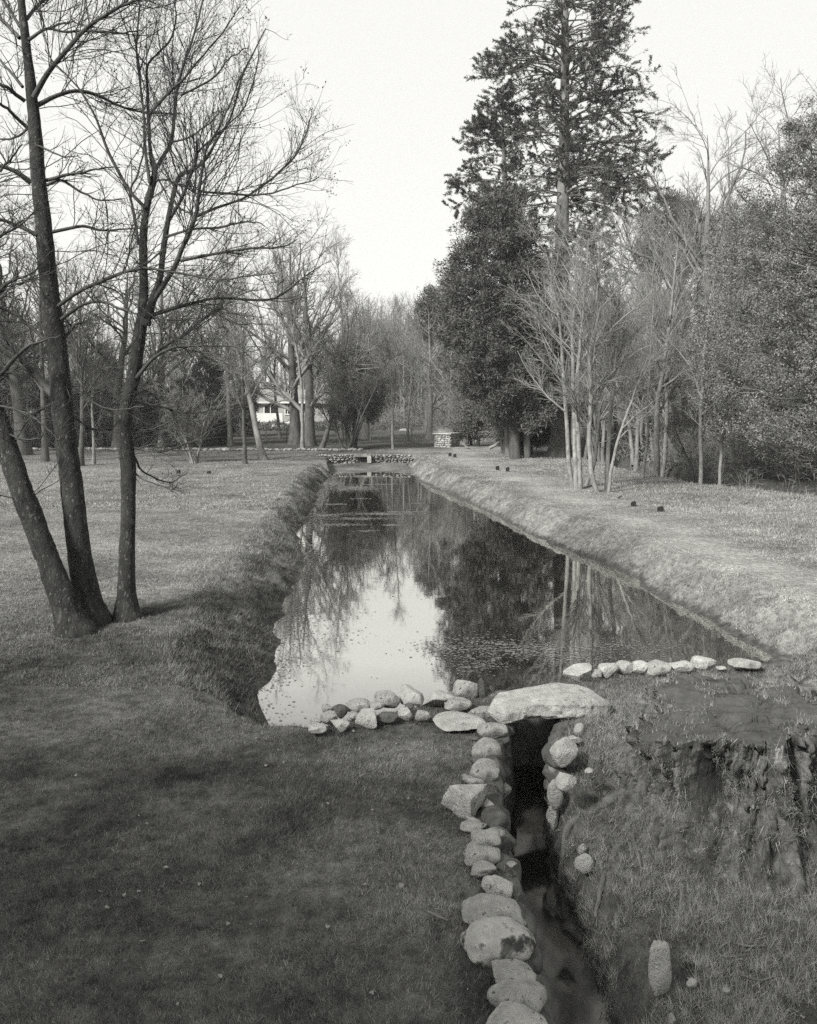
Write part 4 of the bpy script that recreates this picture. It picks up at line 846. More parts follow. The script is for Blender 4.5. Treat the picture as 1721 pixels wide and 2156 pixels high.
# ---------------------------------------------------------------- the old stump in the right foreground
def stump():
    rng = np.random.default_rng(14); cx, cy = 2.95, 7.0; zb, zt = -.75, .49; na, nz = 520, 170
    th = np.linspace(0, 2 * np.pi, na, endpoint=False); t = np.linspace(0, 1, nz)
    TH, T = np.meshgrid(th, t, indexing='ij')
    c, s_ = np.cos(TH), np.sin(TH)
    lob = .07 * np.cos(3 * TH + .6) + .05 * np.cos(5 * TH + 2.0)
    left = np.exp(-((np.angle(np.exp(1j * (TH - math.pi - .12)))) / .55) ** 2)          # rotten mossy lobe on the channel side
    top = zt - .11 * left - .03 * np.cos(TH * 2) + .05 * fbm(c * 4, s_ * 4, 4, 4)
    flare = (1 - T) ** 3.2
    front = .5 - .5 * np.sin(TH)
    R = .68 + lob + .40 * left * (1 - .15 * T) + flare * (.12 + .75 * front ** 1.5 + .10 * np.cos(4 * TH + .4) + .10 * np.cos(7 * TH + 1) - .1 * left)
    rdg = lambda a, b_, s2: 1 - 2 * np.abs(vnoise(a, b_, s2) - .5) * 2
    flut = fbm(TH * 5.1, T * 1.3 + 3, 9, 4) * .15 + rdg(TH * 8 + fbm(TH * 3, T * 4, 2) * 1.2, T * 1.6, 12) * .13 * T + rdg(TH * 14 + fbm(TH * 6, T * 4, 3), T * 2.6, 13) * .06 + fbm(TH * 10, T * 3.2, 14, 4) * .15 + rdg(TH * 26 + fbm(TH * 4, T * 6, 33), T * 3, 34) * .04 + fbm(TH * 34, T * 22, 15, 3) * .05
    hollow = -.26 * np.exp(-((np.angle(np.exp(1j * (TH + 2.35)))) / .13) ** 2 - ((T - .62) / .28) ** 2) - .3 * np.exp(-((np.angle(np.exp(1j * (TH + 1.15)))) / .12) ** 2 - ((T - .70) / .3) ** 2) - .24 * np.exp(-((np.angle(np.exp(1j * (TH + 2.85)))) / .16) ** 2 - ((T - .55) / .25) ** 2)
    R = R + flut + hollow
    X = c * R; Y = s_ * R; Z = zb + (top - zb) * T
    V = np.stack([X, Y, Z], -1); ids = np.arange(na * nz).reshape(na, nz); i2 = np.roll(ids, -1, 0)
    Q = np.stack([ids[:, :-1], i2[:, :-1], i2[:, 1:], ids[:, 1:]], -1).reshape(-1, 4)
    root = empty("tree_stump", (cx, cy, 0)); link("bark", mesh_np("bark", V.reshape(-1, 3), Q, M['stump']), root)
    k = 26; rr = np.linspace(1, 0, k); TX = X[:, -1:] * rr; TY = Y[:, -1:] * rr
    step = .05 * sst(.02, -.02, TX * .55 + TY - .12 + .1 * fbm(TX * 3, TY * 3, 8)) + .035 * sst(-.1, -.14, TY + .25 * TX + .1 * fbm(TX * 4, TY * 4, 18))
    TZ = Z[:, -1:] * rr ** 2 + (zt + .01) * (1 - rr ** 2) - step + .03 * fbm(TX * 3.5, TY * 9, 28, 5) - .05 * np.clip(1 - np.abs(fbm(TX * 2.2, TY * 5, 38)) * 14, 0, 1) + .012
    TZ[:, 0] = Z[:, -1]
    tv = np.stack([TX, TY, TZ], -1); ids = np.arange(na * k).reshape(na, k); i2 = np.roll(ids, -1, 0)
    Q = np.stack([ids[:, :-1], i2[:, :-1], i2[:, 1:], ids[:, 1:]], -1).reshape(-1, 4)
    link("sawn_top", mesh_np("sawn_top", tv.reshape(-1, 3), Q, M['sawn']), root)
    # bared roots on the channel side
    o = np.array([cx, cy, 0])
    for pts, w0, w1 in [([(1345, 1640), (1300, 1680), (1250, 1711), (1206, 1738), (1193, 1778), (1185, 1836), (1182, 1880)], .055, .014),
                        ([(1215, 1660), (1190, 1690), (1184, 1714), (1190, 1735), (1168, 1752), (1147, 1768)], .020, .008),
                        ([(1196, 1728), (1186, 1750), (1172, 1778)], .012, .004), ([(1200, 1730), (1178, 1765), (1160, 1800), (1140, 1826)], .018, .006),
                        ([(1370, 1680), (1335, 1730), (1300, 1790), (1275, 1850), (1262, 1920)], .05, .012), ([(1450, 1760), (1430, 1830), (1436, 1900), (1420, 1960)], .05, .012), ([(1300, 1700), (1330, 1760), (1345, 1830), (1338, 1880)], .03, .01)]:
        Q_ = []
        for k_, (x, y) in enumerate(pts):
            d_ = hit(x, y, 4, 9); q_ = px(x, y, d_); q_[2] += (w0 + (w1 - w0) * k_ / (len(pts) - 1)) * (-.1 if 0 < k_ < len(pts) - 1 else -1.6); Q_.append(q_)
        P, R_ = resample(Q_, np.linspace(w0, w1, len(pts)), 40); P += np.cumsum(rng.normal(size=(40, 3)) * .003, 0); R_ = R_ * (1 + .22 * fbm(np.arange(40) * .5, np.arange(40) * .1, int(w0 * 1e4)))
        link("root", Geo().tubes((P - o)[None], np.maximum(R_, .003)[None], 9).mesh("root", M['root']), root)
    # grass and moss rooted in the rotten sides
    G = Geo(); n = 560; ai = rng.integers(0, na, n); ti = (rng.uniform(.05, .98, n) * (nz - 1)).astype(int); Pc = V[ai, ti]; On = np.stack([np.cos(th[ai]), np.sin(th[ai]), np.full(n, .35)], 1)
    for p, on in zip(Pc, On):
        m = rng.integers(18, 60); L = rng.uniform(.04, .13); d = on * rng.uniform(.3, .8) + rng.normal(size=(m, 3)) * .75; d[:, 2] += -.05; d /= np.linalg.norm(d, axis=1, keepdims=True)
        G.blades(p + rng.normal(size=(m, 3)) * .03, d * L * rng.uniform(.4, 1.3, (m, 1)), np.full(m, .0042), rng)
    n = 26000; ai = rng.integers(0, na, n); ti = (rng.uniform(.0, .99, n) * (nz - 1)).astype(int); p = V[ai, ti]; keep = vnoise(p[:, 0] * 3 + 9, p[:, 2] * 4 + p[:, 1] * 3, 6) > .45; p = p[keep]; a = ai[keep]
    d = np.stack([np.cos(th[a]), np.sin(th[a]), .3 + 0 * a], 1) * .6 + rng.normal(size=(len(p), 3)) * .7; G.blades(p, d / np.linalg.norm(d, axis=1, keepdims=True) * rng.uniform(.012, .035, (len(p), 1)), np.full(len(p), .006), rng)
    n = 5000; a = rng.integers(0, na, n); q = (rng.uniform(0, 1, n) ** 2 * 16).astype(int); p = tv[a, q]; keep = vnoise(p[:, 0] * 4 + 3, p[:, 1] * 4, 16) > .60 - .25 * (p[:, 0] < -.45); p = p[keep]
    d = rng.normal(size=(len(p), 3)) * .5; d[:, 2] += 1; G.blades(p, d / np.linalg.norm(d, axis=1, keepdims=True) * rng.uniform(.02, .06, (len(p), 1)), np.full(len(p), .005), rng)
    tag(link("moss_tufts", G.mesh("moss_tufts", M['tuft'], False), root), kind="stuff")
    tag(root, "huge rotten tree stump with sawn top, overgrown with moss and grass tufts", "stump")
stump()
def small_stump(x, y, w, h, label, seed, z=.08, lean=0.0):
    rng = np.random.default_rng(seed); d = dist(y + h / 2, z); o = px(x, y + h / 2, d); o[2] = float(ground_h(o[0], o[1])); W_, H_ = w / FPX * d, h / FPX * d
    na, nz = 64, 26; th = np.linspace(0, 2 * np.pi, na, endpoint=False); TH, T = np.meshgrid(th, np.linspace(0, 1, nz), indexing='ij')
    top = H_ * (1 + .55 * fbm(np.cos(TH) * 2.2 + seed, np.sin(TH) * 2.2, seed, 3)); R = W_ / 2 * (1 + .3 * (1 - T) ** 2 + .35 * fbm(TH * 2.2, T * 1.3, seed + 3, 4) + .12 * fbm(TH * 9, T * 3, seed + 5))
    V = np.stack([np.cos(TH) * R + lean * T * H_, np.sin(TH) * R * .8, -.1 + (top + .1) * T], -1); ids = np.arange(na * nz).reshape(na, nz); i2 = np.roll(ids, -1, 0)
    Q = [np.stack([ids[:, :-1], i2[:, :-1], i2[:, 1:], ids[:, 1:]], -1).reshape(-1, 4)]
    cv = V[:, -1].mean(0) - [0, 0, .2 * H_]; Vv = np.concatenate([V.reshape(-1, 3), cv[None]]); Tt = np.stack([ids[:, -1], i2[:, -1], np.full(na, na * nz)], -1)
    tag(link("rotten_stump", mesh_np("rotten_stump", Vv, Q + [Tt], M['stump']), loc=o), label, "stump")
small_stump(1566, 1428, 62, 30, "rotten low stump remnant with jagged rim behind the huge stump", 4)
small_stump(1672, 1446, 74, 34, "small dark hollow stump near the right edge behind the huge stump", 7)

# ---------------------------------------------------------------- walls, tank, edging, house, fence
def rubble(x0, x1, z0, z1, y, rng, size=.2, depth=.3, skip=None, yfun=None, sub=2):
    """rows of stones laid as a dry wall, one mesh"""
    Gm = Geo(); z = z0
    while z < z1:
        h = size * rng.uniform(.7, 1.15); x = x0 + rng.uniform(-.1, .1)
        while x < x1:
            w = size * rng.uniform(.9, 2.0)
            if not (skip and skip(x + w / 2, z + h / 2)):
                V, Fc = stone_shape(int(rng.integers(1, 40)), 'block', sub); yy = yfun(x) if yfun else y
                Gm.add(V * [w * 1.06, depth * rng.uniform(.8, 1.1), h * 1.1] + [x + w / 2, yy + rng.normal() * .03, z + h / 2 + rng.normal() * .02], None, Fc)
            x += w
        z += h * .93
    return Gm
rng = np.random.default_rng(3)
root = empty("dry_stone_wall", (-2.5, 49.0, -.6)); o = np.array([-2.5, 49.0, -.6])
def shifted(G, o):
    G.V = [v - o for v in G.V]; return G
yf = lambda x: 48.95 + .25 * math.sin((x + 5) * .62) - .2
link("stones", shifted(rubble(-5.35, .15, -.62, .02, 49, rng, .145, .4, lambda x, z: -2.98 < x < -2.45 and z < -.1, yf), o).mesh("stones", M['walling'], False), root)
Gm = Geo(); Gm.box((-2.7, 48.86, .0), (.95, .5, .11)); link("lintel", shifted(Gm, o).mesh("lintel", M['walling'], False), root)
Gm = Geo(); Gm.box((-2.71, 49.2, -.35), (.62, .3, .6)); link("opening", shifted(Gm, o).mesh("opening", M['wood_or_niche_shade'], False), root)  # near-black box behind the gap stands in for the niche's shade
Gm = Geo(); Gm.box((-2.33, 48.7, -.2), (.24, .3, .42)); link("pale_block", shifted(Gm, o).mesh("pale_block", M['stone_pale'], False), root)
tag(root, "dry-stone wall with a dark square opening closing the pond's far end", "wall")
def channel_wall(fx, y0, y1, z0, z1, label, seed):
    rg = np.random.default_rng(seed); Gm = Geo(); z = z0; o = np.array([1.0, (y0 + y1) / 2, -.5])
    while z < z1:
        h = rg.uniform(.13, .2); y = y0
        while y < y1:
            w = rg.uniform(.16, .36); V, Fc = stone_shape(int(rg.integers(1, 60)), 'block', 3); Gm.add(V * [.22, w * 1.05, h * 1.12] + [float(fx(y)) + rg.normal() * .025, y + w / 2, z + h / 2] - o, None, Fc); y += w
        z += h * .92
    tag(link("channel_wall", Gm.mesh("channel_wall", M['stone_dark']), loc=o), label, "wall")
channel_wall(lambda y: xl(y) - .05, 3.9, 8.55, -.95, -.1, "dark rubble lining of the channel's left side", 31)
channel_wall(lambda y: xr(y) + .17, 7.15, 8.55, -.95, -.12, "dark rubble lining of the channel's right side below the lintel", 32)
root = empty("low_stone_edging", (-15, 54.5, 0)); o = np.array([-15, 54.5, 0])
Gm = Geo()
for k in range(190):
    x = -30 + k * .142 + rng.normal() * .03
    if vnoise(np.array([x * .6]), np.array([.5]), 3)[0] < .22: continue
    V, Fc = stone_shape(int(rng.integers(1, 40)), 'block', 2); sz = rng.uniform(.14, .34); y = 55.2 - (x + 30) * .03
    Gm.add(V * [sz * 1.2, sz, sz * rng.uniform(.5, .9)] + [x, y + rng.normal() * .08, float(ground_h(x, y)) + .06], None, Fc)
link("stones", shifted(Gm, o).mesh("stones", M['walling'], False), root)
tag(root, "low line of loose stones edging the back of the left lawn", "edging")
# stone tank with slab lid
d = dist(941); a = px(942, 941, d); zg = float(ground_h(a[0], a[1])); root = empty("stone_tank", (a[0], a[1], zg)); root.rotation_euler = (0, 0, -.52)
hw, hd, hh = .62, .78, .92
Gm = Geo(); Gm.box((0, 0, hh / 2 - .1), (hw * 2 - .12, hd * 2 - .12, hh + .1)); link("core", Gm.mesh("core", M['walling'], False), root)
Gm = Geo(); rg = np.random.default_rng(8)
for side in range(4):
    W_ = hw if side % 2 == 0 else hd; z = -.05
    while z < hh:
        h = rg.uniform(.13, .2); u = -W_
        while u < W_ - .05:
            w = min(rg.uniform(.16, .36), W_ - u); V, Fc = stone_shape(int(rg.integers(1, 40)), 'block', 2); V = V * [w * 1.06, .2, h * 1.08] + [u + w / 2, -(hd if side % 2 == 0 else hw) + .05, z + h / 2]
            q = side * math.pi / 2; ca, sa = math.cos(q), math.sin(q); Gm.add(V @ np.array([[ca, sa, 0], [-sa, ca, 0], [0, 0, 1]]), None, Fc); u += w
        z += h * .95
link("stone_sides", Gm.mesh("stone_sides", M['stone'], False), root)
Gm = Geo(); Gm.box((0, 0, hh + .05), (hw * 2 + .22, hd * 2 + .22, .09)); link("lid", Gm.mesh("lid", M['stone_pale'], False), root)
tag(root, "small square stone-built tank with an overhanging pale slab lid", "stone tank")
def plank(p0, p1, w, t, name, label, cat, m):
    p0, p1 = np.array(p0), np.array(p1); L = np.linalg.norm(p1 - p0); Gm = Geo(); Gm.box((0, 0, 0), (L, w, t)); ob = link(name, Gm.mesh(name, M[m], False), loc=(p0 + p1) / 2)
    ob.rotation_euler = Vector(p1 - p0).to_track_quat('X', 'Z').to_euler(); tag(ob, label, cat); return ob
plank(px(975, 934, 57), px(987, 944, 56), .14, .05, "plank", "pale plank lying on the grass right of the stone tank", "plank", 'root')
def log(pts, w0, w1, name, label, cat, m, group=None):
    P, R_ = resample(pts, np.linspace(w0, w1, len(pts)), 14); o = P[0].copy(); ob = link(name, Geo().tubes((P - o)[None], R_[None], 8).mesh(name, M[m]), loc=o); tag(ob, label, cat, group); return ob
log([px(1030, 944, 55), px(1045, 936, 55), px(1055, 925, 55)], .12, .07, "fallen_branch", "broken branch lying at the wood's edge left of the yew thicket", "branch", 'bark_pale')
log([px(955, 905, 60), px(970, 911, 60), px(985, 915, 60)], .08, .05, "fallen_branch", "dark bough propped above the stone tank's lid", "branch", 'bark_dark')
log([px(1302, 1049, dist(1052)), px(1310, 1043, dist(1052))], .025, .015, "stick", "short dark stick standing in the right bank grass", "stick", 'wood_or_niche_shade')
# short dark posts
GP = "short dark posts standing in pairs on the banks"
for x, y, w, h, lab in [(376, 993, 9, 8, "left short dark post of the pair on the left lawn"), (440, 993, 9, 8, "right short dark post of the pair on the left lawn"),
                        (948, 957, 8, 8, "left short dark post of the farthest pair, below the stone tank"), (958, 959, 8, 8, "right short dark post of the farthest pair, below the stone tank"),
                        (1048, 984, 9, 10, "left short dark post of the middle pair on the right bank"), (1069, 987, 9, 10, "right short dark post of the middle pair on the right bank"),
                        (1334, 1061, 12, 10, "left short dark post of the nearest pair, below the thin sapling"), (1391, 1071, 14, 11, "right short dark post of the nearest pair, below the stub-ended trunk")]:
    dd = dist(y + h / 2); p = px(x, y, dd); W_, H_ = .8 * w / FPX * dd, .85 * h / FPX * dd; bm = bmesh.new(); bmesh.ops.create_cube(bm, size=1.0)
    bmesh.ops.scale(bm, vec=(W_, W_, H_ + .12), verts=bm.verts); bmesh.ops.bevel(bm, geom=bm.edges[:], offset=W_ * .12, segments=2, affect='EDGES')
    for v in bm.verts: v.co.z += .02 * math.sin(v.co.x * 40) * (v.co.z > 0)
    me = bpy.data.meshes.new("short_post"); bm.to_mesh(me); bm.free(); me.materials.append(M['wood_or_niche_shade'])
    tag(link("short_post", me, loc=(p[0], p[1], float(ground_h(p[0], p[1])) + H_ / 2 - .05)), lab, "post", GP)
# house on a rocky rise
def house():
    D = 96; x0, x1 = px(508, 880, D)[0], px(700, 880, D)[0]; zg = float(ground_h((x0 + x1) / 2, D)) + .2; zE = px(0, 846, D)[2]; zR = px(0, 820, D + 3)[2]; ox = (x0 + x1) / 2; W_ = x1 - x0
    root = empty("bungalow", (ox, D, zg)); zE -= zg; zR -= zg
    Gm = Geo(); Gm.box((0, 3, zE / 2), (W_, 6, zE)); link("wall", Gm.mesh("wall", M['render_wall'], False), root)
    V = np.array([[-W_ / 2 - .4, -.5, zE], [W_ / 2 + .4, -.5, zE], [W_ / 2 + .4, 6.5, zE], [-W_ / 2 - .4, 6.5, zE], [-W_ / 2 + 1.4, 3, zR], [W_ / 2 - 1.4, 3, zR]]); V2 = V + [0, 0, .003]
    bm = bmesh.new(); vs = [bm.verts.new(v) for v in V2]
    for f in ((0, 1, 5, 4), (1, 2, 5), (2, 3, 4, 5), (3, 0, 4), (3, 2, 1, 0)): bm.faces.new([vs[i] for i in f])
    me = bpy.data.meshes.new("roof"); bm.to_mesh(me); bm.free(); me.materials.append(M['slate']); link("roof", me, root)
    Gm = Geo(); Gm.box((0, -.52, zE - .08), (W_ + .8, .06, .2)); link("gutter", Gm.mesh("gutter", M['white'], False), root)
    for xx, ww, hh in ((570, 1.5, 1.25), (606, .6, 1.25), (650, 1.3, 1.2), (530, 1.3, 1.2)):
        wx = px(xx, 880, D)[0] - ox; zc = px(0, 861, D)[2] - zg
        Gm = Geo()
        for dx, dz, w, h in ((-ww / 2, 0, .12, hh), (ww / 2, 0, .12, hh), (0, 0, .08, hh - .12)): Gm.box((wx + dx, -.04, zc + dz), (w, .1, h))
        for dz in (-hh / 2, hh / 2): Gm.box((wx, -.05, zc + dz), (ww + .1, .1, .12))
        wf = link("window", Gm.mesh("window", M['white'], False), root); Gm = Geo(); Gm.box((wx, -.005, zc), (ww, .04, hh)); link("pane", Gm.mesh("pane", M['pane'], False), wf)
    Gm = Geo(); Gm.box((W_ * .12, 3.2, zR + .3), (.7, .6, 1.0)); link("chimney", Gm.mesh("chimney", M['walling'], False), root)
    tag(root, "low slate-roofed bungalow behind the bare trees at the far left", "bungalow")
    Gm = Geo(); tx0, tx1 = px(500, 880, 93)[0], px(596, 880, 93)[0]; zt = px(0, 870, 93)[2]; zb = px(0, 885, 93)[2]
    Gm.box(((tx0 + tx1) / 2, 93, (zt + zb) / 2 - .5), (tx1 - tx0, .4, zt - zb + 1)); tag(link("garden_wall", Gm.mesh("garden_wall", M['white'], False)), "white terrace wall below the bungalow's window", "wall")
    rg = np.random.default_rng(77)
    for x, y, w, h, lab in [(520, 905, 26, 18, "large pale rock in the rockery, left of the leaning tree"), (562, 908, 20, 14, "pale rock directly under the white terrace wall"), (585, 900, 24, 14, "flat pale rock below the bungalow's window"),
                            (604, 908, 18, 14, "rounded pale rock left of the broad dark tree"), (660, 906, 18, 16, "pale rock just right of the dark twin trunk"), (545, 915, 16, 10, "small pale rock low in the rockery"),
                            (700, 900, 26, 14, "pale rock under the bushy dark-leaved tree"), (848, 909, 34, 14, "broad pale rock heap beyond the thin straight trunk"), (612, 892, 22, 12, "pale rock at the foot of the bungalow's wall"), (500, 918, 18, 12, "pale rock at the left end of the rockery")]:
        stone(x, y, w, h, lab, 'angular', 'white' if False else 'stone_pale', zc=0, group="pale rocks of the rockery below the bungalow", name="rock", cat="rock", dd=86 - dist(y, 0))
    Gm = Geo(); n = 900; xx = rg.uniform(px(480, 0, 88)[0], px(720, 0, 88)[0], n); yy = rg.uniform(84, 94, n); c = np.stack([xx, yy, ground_h(xx, yy) + rg.uniform(0, .8, n) * vnoise(xx * .8, yy, 3)], 1)
    clumps(c, np.zeros_like(c), 30, .35, .25, .08, rg, 0, .5, Gm); tag(link("rockery_plants", Gm.mesh("rockery_plants", M['shrub'], False)), "low dark garden plants between the rocks below the bungalow", "garden plants", kind="stuff")
house()
STONES_DONE = True
root = empty("wire_fence", (-8, 68, 0)); o = np.array([-8, 68, 0.]); fx = np.linspace(-17, 2, 12)
for k, x in enumerate(fx):
    zg = float(ground_h(x, 68)); Gm = Geo(); Gm.box((x + 8, 0, zg + .5), (.09, .09, 1.15 + .1 * math.sin(k * 5))); Gm.box((x + 8, 0, zg + 1.08), (.07, .07, .06)); link("fence_post", Gm.mesh("fence_post", M['wood'], False), root)
wp = np.array([[(x + 8, -.06, float(ground_h(x, 68)) + z) for x in fx] for z in (.35, .7, 1.0)])
for w in wp: link("wire", Geo().tubes(w[None], np.full((1, 12), .006), 3).mesh("wire", M['wood']), root)
tag(root, "post-and-wire fence running along the back of the lawn before the bungalow", "fence")

# ---------------------------------------------------------------- ground cover
def grass(name, label, n, xr_fn, y0, y1, hfun, wfun, m, seed, mask=None, bend=.5, dens_pow=1.0, tuft=1):
    rng = np.random.default_rng(seed); Y = y0 + (y1 - y0) * rng.uniform(0, 1, n) ** dens_pow; a, b = xr_fn(Y); X = a + (b - a) * rng.uniform(0, 1, n)
    if tuft > 1:
        X = np.repeat(X, tuft) + rng.normal(size=n * tuft) * .03; Y = np.repeat(Y, tuft) + rng.normal(size=n * tuft) * .03
    if mask is not None: k = mask(X, Y, rng); X = X[k]; Y = Y[k]
    z = ground_h(X, Y); N = len(X); h = hfun(X, Y, rng); d = rng.normal(size=(N, 3)) * bend; d[:, 2] = 1; d[:, :2] += np.stack([fbm(X * 1.5, Y * 1.5, 61), fbm(X * 1.5, Y * 1.5, 62)], 1) * .8
    d = d / np.linalg.norm(d, axis=1, keepdims=True) * h[:, None]
    G = Geo(); G.blades(np.stack([X, Y, z - .004], 1), d, wfun(X, Y, rng), rng); me = G.mesh(name, M[m], False); set_cover(me, np.repeat(np.clip(cover(X, Y) * rng.uniform(*((.8, 1.2) if name == 'bank_grass' else (.6, 1.5)), N), .2, 3), 3))
    tag(link(name, me), label, "grass", kind="stuff")
left_x = lambda Y: (-.53 * Y - .3, np.minimum(xl(Y) - .02, .53 * Y))
dry = lambda X, Y: (pond_t(X, Y) > .08)
lawnmask = lambda X, Y, r: dry(X, Y) & (r.uniform(size=len(X)) < .25 + 1.2 * vnoise(X * 2.2, Y * 2.6, 5))
grass("lawn_grass", "short lawn grass in the left foreground", 210000, left_x, 3.6, 9.5, lambda X, Y, r: r.uniform(.018, .05, len(X)) * (.7 + .7 * vnoise(X * 1.3, Y * 1.3, 8)), lambda X, Y, r: r.uniform(.003, .006, len(X)), 'blade', 1, lawnmask, .8, 1.15)
grass("lawn_grass", "short lawn grass around the near alders and left bank", 150000, lambda Y: (-.53 * Y - .3, np.interp(Y, [9, 10, 12, 20, 26], [-1.5, -1.85, -2.0, -2.6, -3.2])), 9.0, 26, lambda X, Y, r: r.uniform(.02, .06, len(X)) * (1 + 1.1 * (pond_t(X, Y) < 1.1)), lambda X, Y, r: r.uniform(.006, .012, len(X)), 'blade', 2, lawnmask, .8, 1.3)
grass("lawn_grass", "distant lawn grass on the left of the pond", 60000, lambda Y: (-.53 * Y - .3, np.interp(Y, [20, 26, 42, 60], [-2.6, -3.2, -4.2, 3])), 24, 56, lambda X, Y, r: r.uniform(.03, .09, len(X)), lambda X, Y, r: r.uniform(.015, .03, len(X)), 'blade', 3, lawnmask, .8, 1.3)
rb = lambda Y: (np.interp(Y, [9, 10, 12, 14, 18, 22, 30, 40, 60], [4.0, 4.7, 5.2, 5.2, 4.65, 3.7, 2.45, .5, -3]), np.minimum(.53 * Y + .4, np.interp(Y, [9, 28, 30, 32, 37, 46, 60], [12, 14, 13.0, 11.4, 10.9, 10.1, 9.2])))
def meadow_h(X, Y, r):
    lip = np.interp(Y, [8, 12.4, 15.7, 20, 30, 40, 60], [6.5, 6.3, 6.1, 5.6, 4.4, 3.2, 2.5]); worn = np.exp(-((X - lip - .6) / .9) ** 2)
    return r.uniform(.02, .06, len(X)) * (1 - .75 * worn) * (.5 + vnoise(X * .9, Y * .9, 14)) * (1 + .9 * sst(2.2, 4, X - lip))
grass("bank_grass", "pale dry grass covering the right bank of the pond", 170000, rb, 9.0, 52, meadow_h, lambda X, Y, r: r.uniform(.005, .010, len(X)) * (1 + Y / 16), 'blade', 4, lambda X, Y, r: dry(X, Y) & (r.uniform(size=len(X)) < .2 + 1.3 * vnoise(X * 1.4, Y * 1.6, 15)), .75, 1.5)
grass("near_bank_grass", "turf between the right row of stones, the lintel and the stump", 60000, lambda Y: (xr(Y) + .05, np.minimum(.53 * Y + .2, 12 + 0 * Y)), 7.0, 9.7, lambda X, Y, r: r.uniform(.02, .06, len(X)), lambda X, Y, r: r.uniform(.004, .007, len(X)), 'blade', 5, lambda X, Y, r: dry(X, Y) & (np.hypot(X - 2.95, Y - 7.0) > .74), .8)
def tufts(name, label, n, xr_fn, y0, y1, m, seed, Lr=(.05, .13), per=(20, 60), mask=None, cat="grass", wd=.0036):
    rng = np.random.default_rng(seed); Y = rng.uniform(y0, y1, n); a, b = xr_fn(Y); X = a + (b - a) * rng.uniform(size=n)
    if mask is not None: k = mask(X, Y, rng); X = X[k]; Y = Y[k]
    z = ground_h(X, Y); G = Geo()
    for x, y, zz in zip(X, Y, z):
        q = rng.integers(*per); L = rng.uniform(*Lr); d = rng.normal(size=(q, 3)) * .75; d[:, 2] = np.abs(d[:, 2]) + .35; d /= np.linalg.norm(d, axis=1, keepdims=True)
        G.blades(np.array([x, y, zz]) + rng.normal(size=(q, 3)) * [.025, .025, .008], d * L * rng.uniform(.4, 1.3, (q, 1)), np.full(q, wd), rng)
    tag(link(name, G.mesh(name, M[m], False)), label, cat, kind="stuff")
bankmask = lambda X, Y, r: (np.hypot(X - 2.95, Y - 7.0) > .78) & (X > xr(Y) + .02) & (vnoise(X * 2.6, Y * 2.6, 44) > .38)
tufts("tussock_grass", "coarse tussocky grass and moss on the sunk bank around the stump", 3200, lambda Y: (xr(Y) + .02, .53 * Y + .3), 3.6, 8.2, 'tuft', 6, (.04, .14), (12, 50), bankmask)
grass("moss", "low moss and fine grass on the ground before the stump", 90000, lambda Y: (xr(Y) + .05, .53 * Y + .3), 3.5, 7.5, lambda X, Y, r: r.uniform(.012, .04, len(X)), lambda X, Y, r: r.uniform(.003, .006, len(X)), 'blade', 7, lambda X, Y, r: r.uniform(size=len(X)) < .2 + vnoise(X * 3, Y * 3, 51), .9)
tufts("rough_grass", "rough dark tufts on the left bank of the pond", 1500, lambda Y: (np.interp(Y, [8.5, 10.1, 11.9, 15.3, 19.4, 25.5, 31.9, 42], [-2.2, -2.95, -3.2, -3.5, -3.7, -4.2, -4.5, -5.0]), np.interp(Y, [8.5, 10.1, 11.9, 15.3, 19.4, 25.5, 31.9, 42], [-1.3, -1.95, -2.1, -2.3, -2.7, -3.3, -3.7, -4.3])), 8.6, 40, 'bank_tuft', 8, (.03, .10), (12, 30), lambda X, Y, r: (pond_t(X, Y) > .05) & (vnoise(X * 2.4, Y * 2.4, 66) > .35), "grass", .009)
rng = np.random.default_rng(123); G = Geo()
for sx, sy, sz_, w_, d_ in STONES:
    m = int(70 + 240 * w_); a = rng.uniform(0, 6.283, m); X = sx + np.cos(a) * w_ * rng.uniform(.42, .62, m); Y = sy + np.sin(a) * d_ * rng.uniform(.42, .66, m); z = ground_h(X, Y); k = z > -.15; X, Y, z = X[k], Y[k], z[k]; m = len(X)
    d = rng.normal(size=(m, 3)) * .55; d[:, 2] = 1; d /= np.linalg.norm(d, axis=1, keepdims=True); G.blades(np.stack([X, Y, z - .005], 1), d * rng.uniform(.03, .085, (m, 1)), rng.uniform(.003, .006, m), rng)
tag(link("edge_grass", G.mesh("edge_grass", M['bank_tuft'], False)), "longer uncut grass growing up around the edging stones", "grass", kind="stuff")
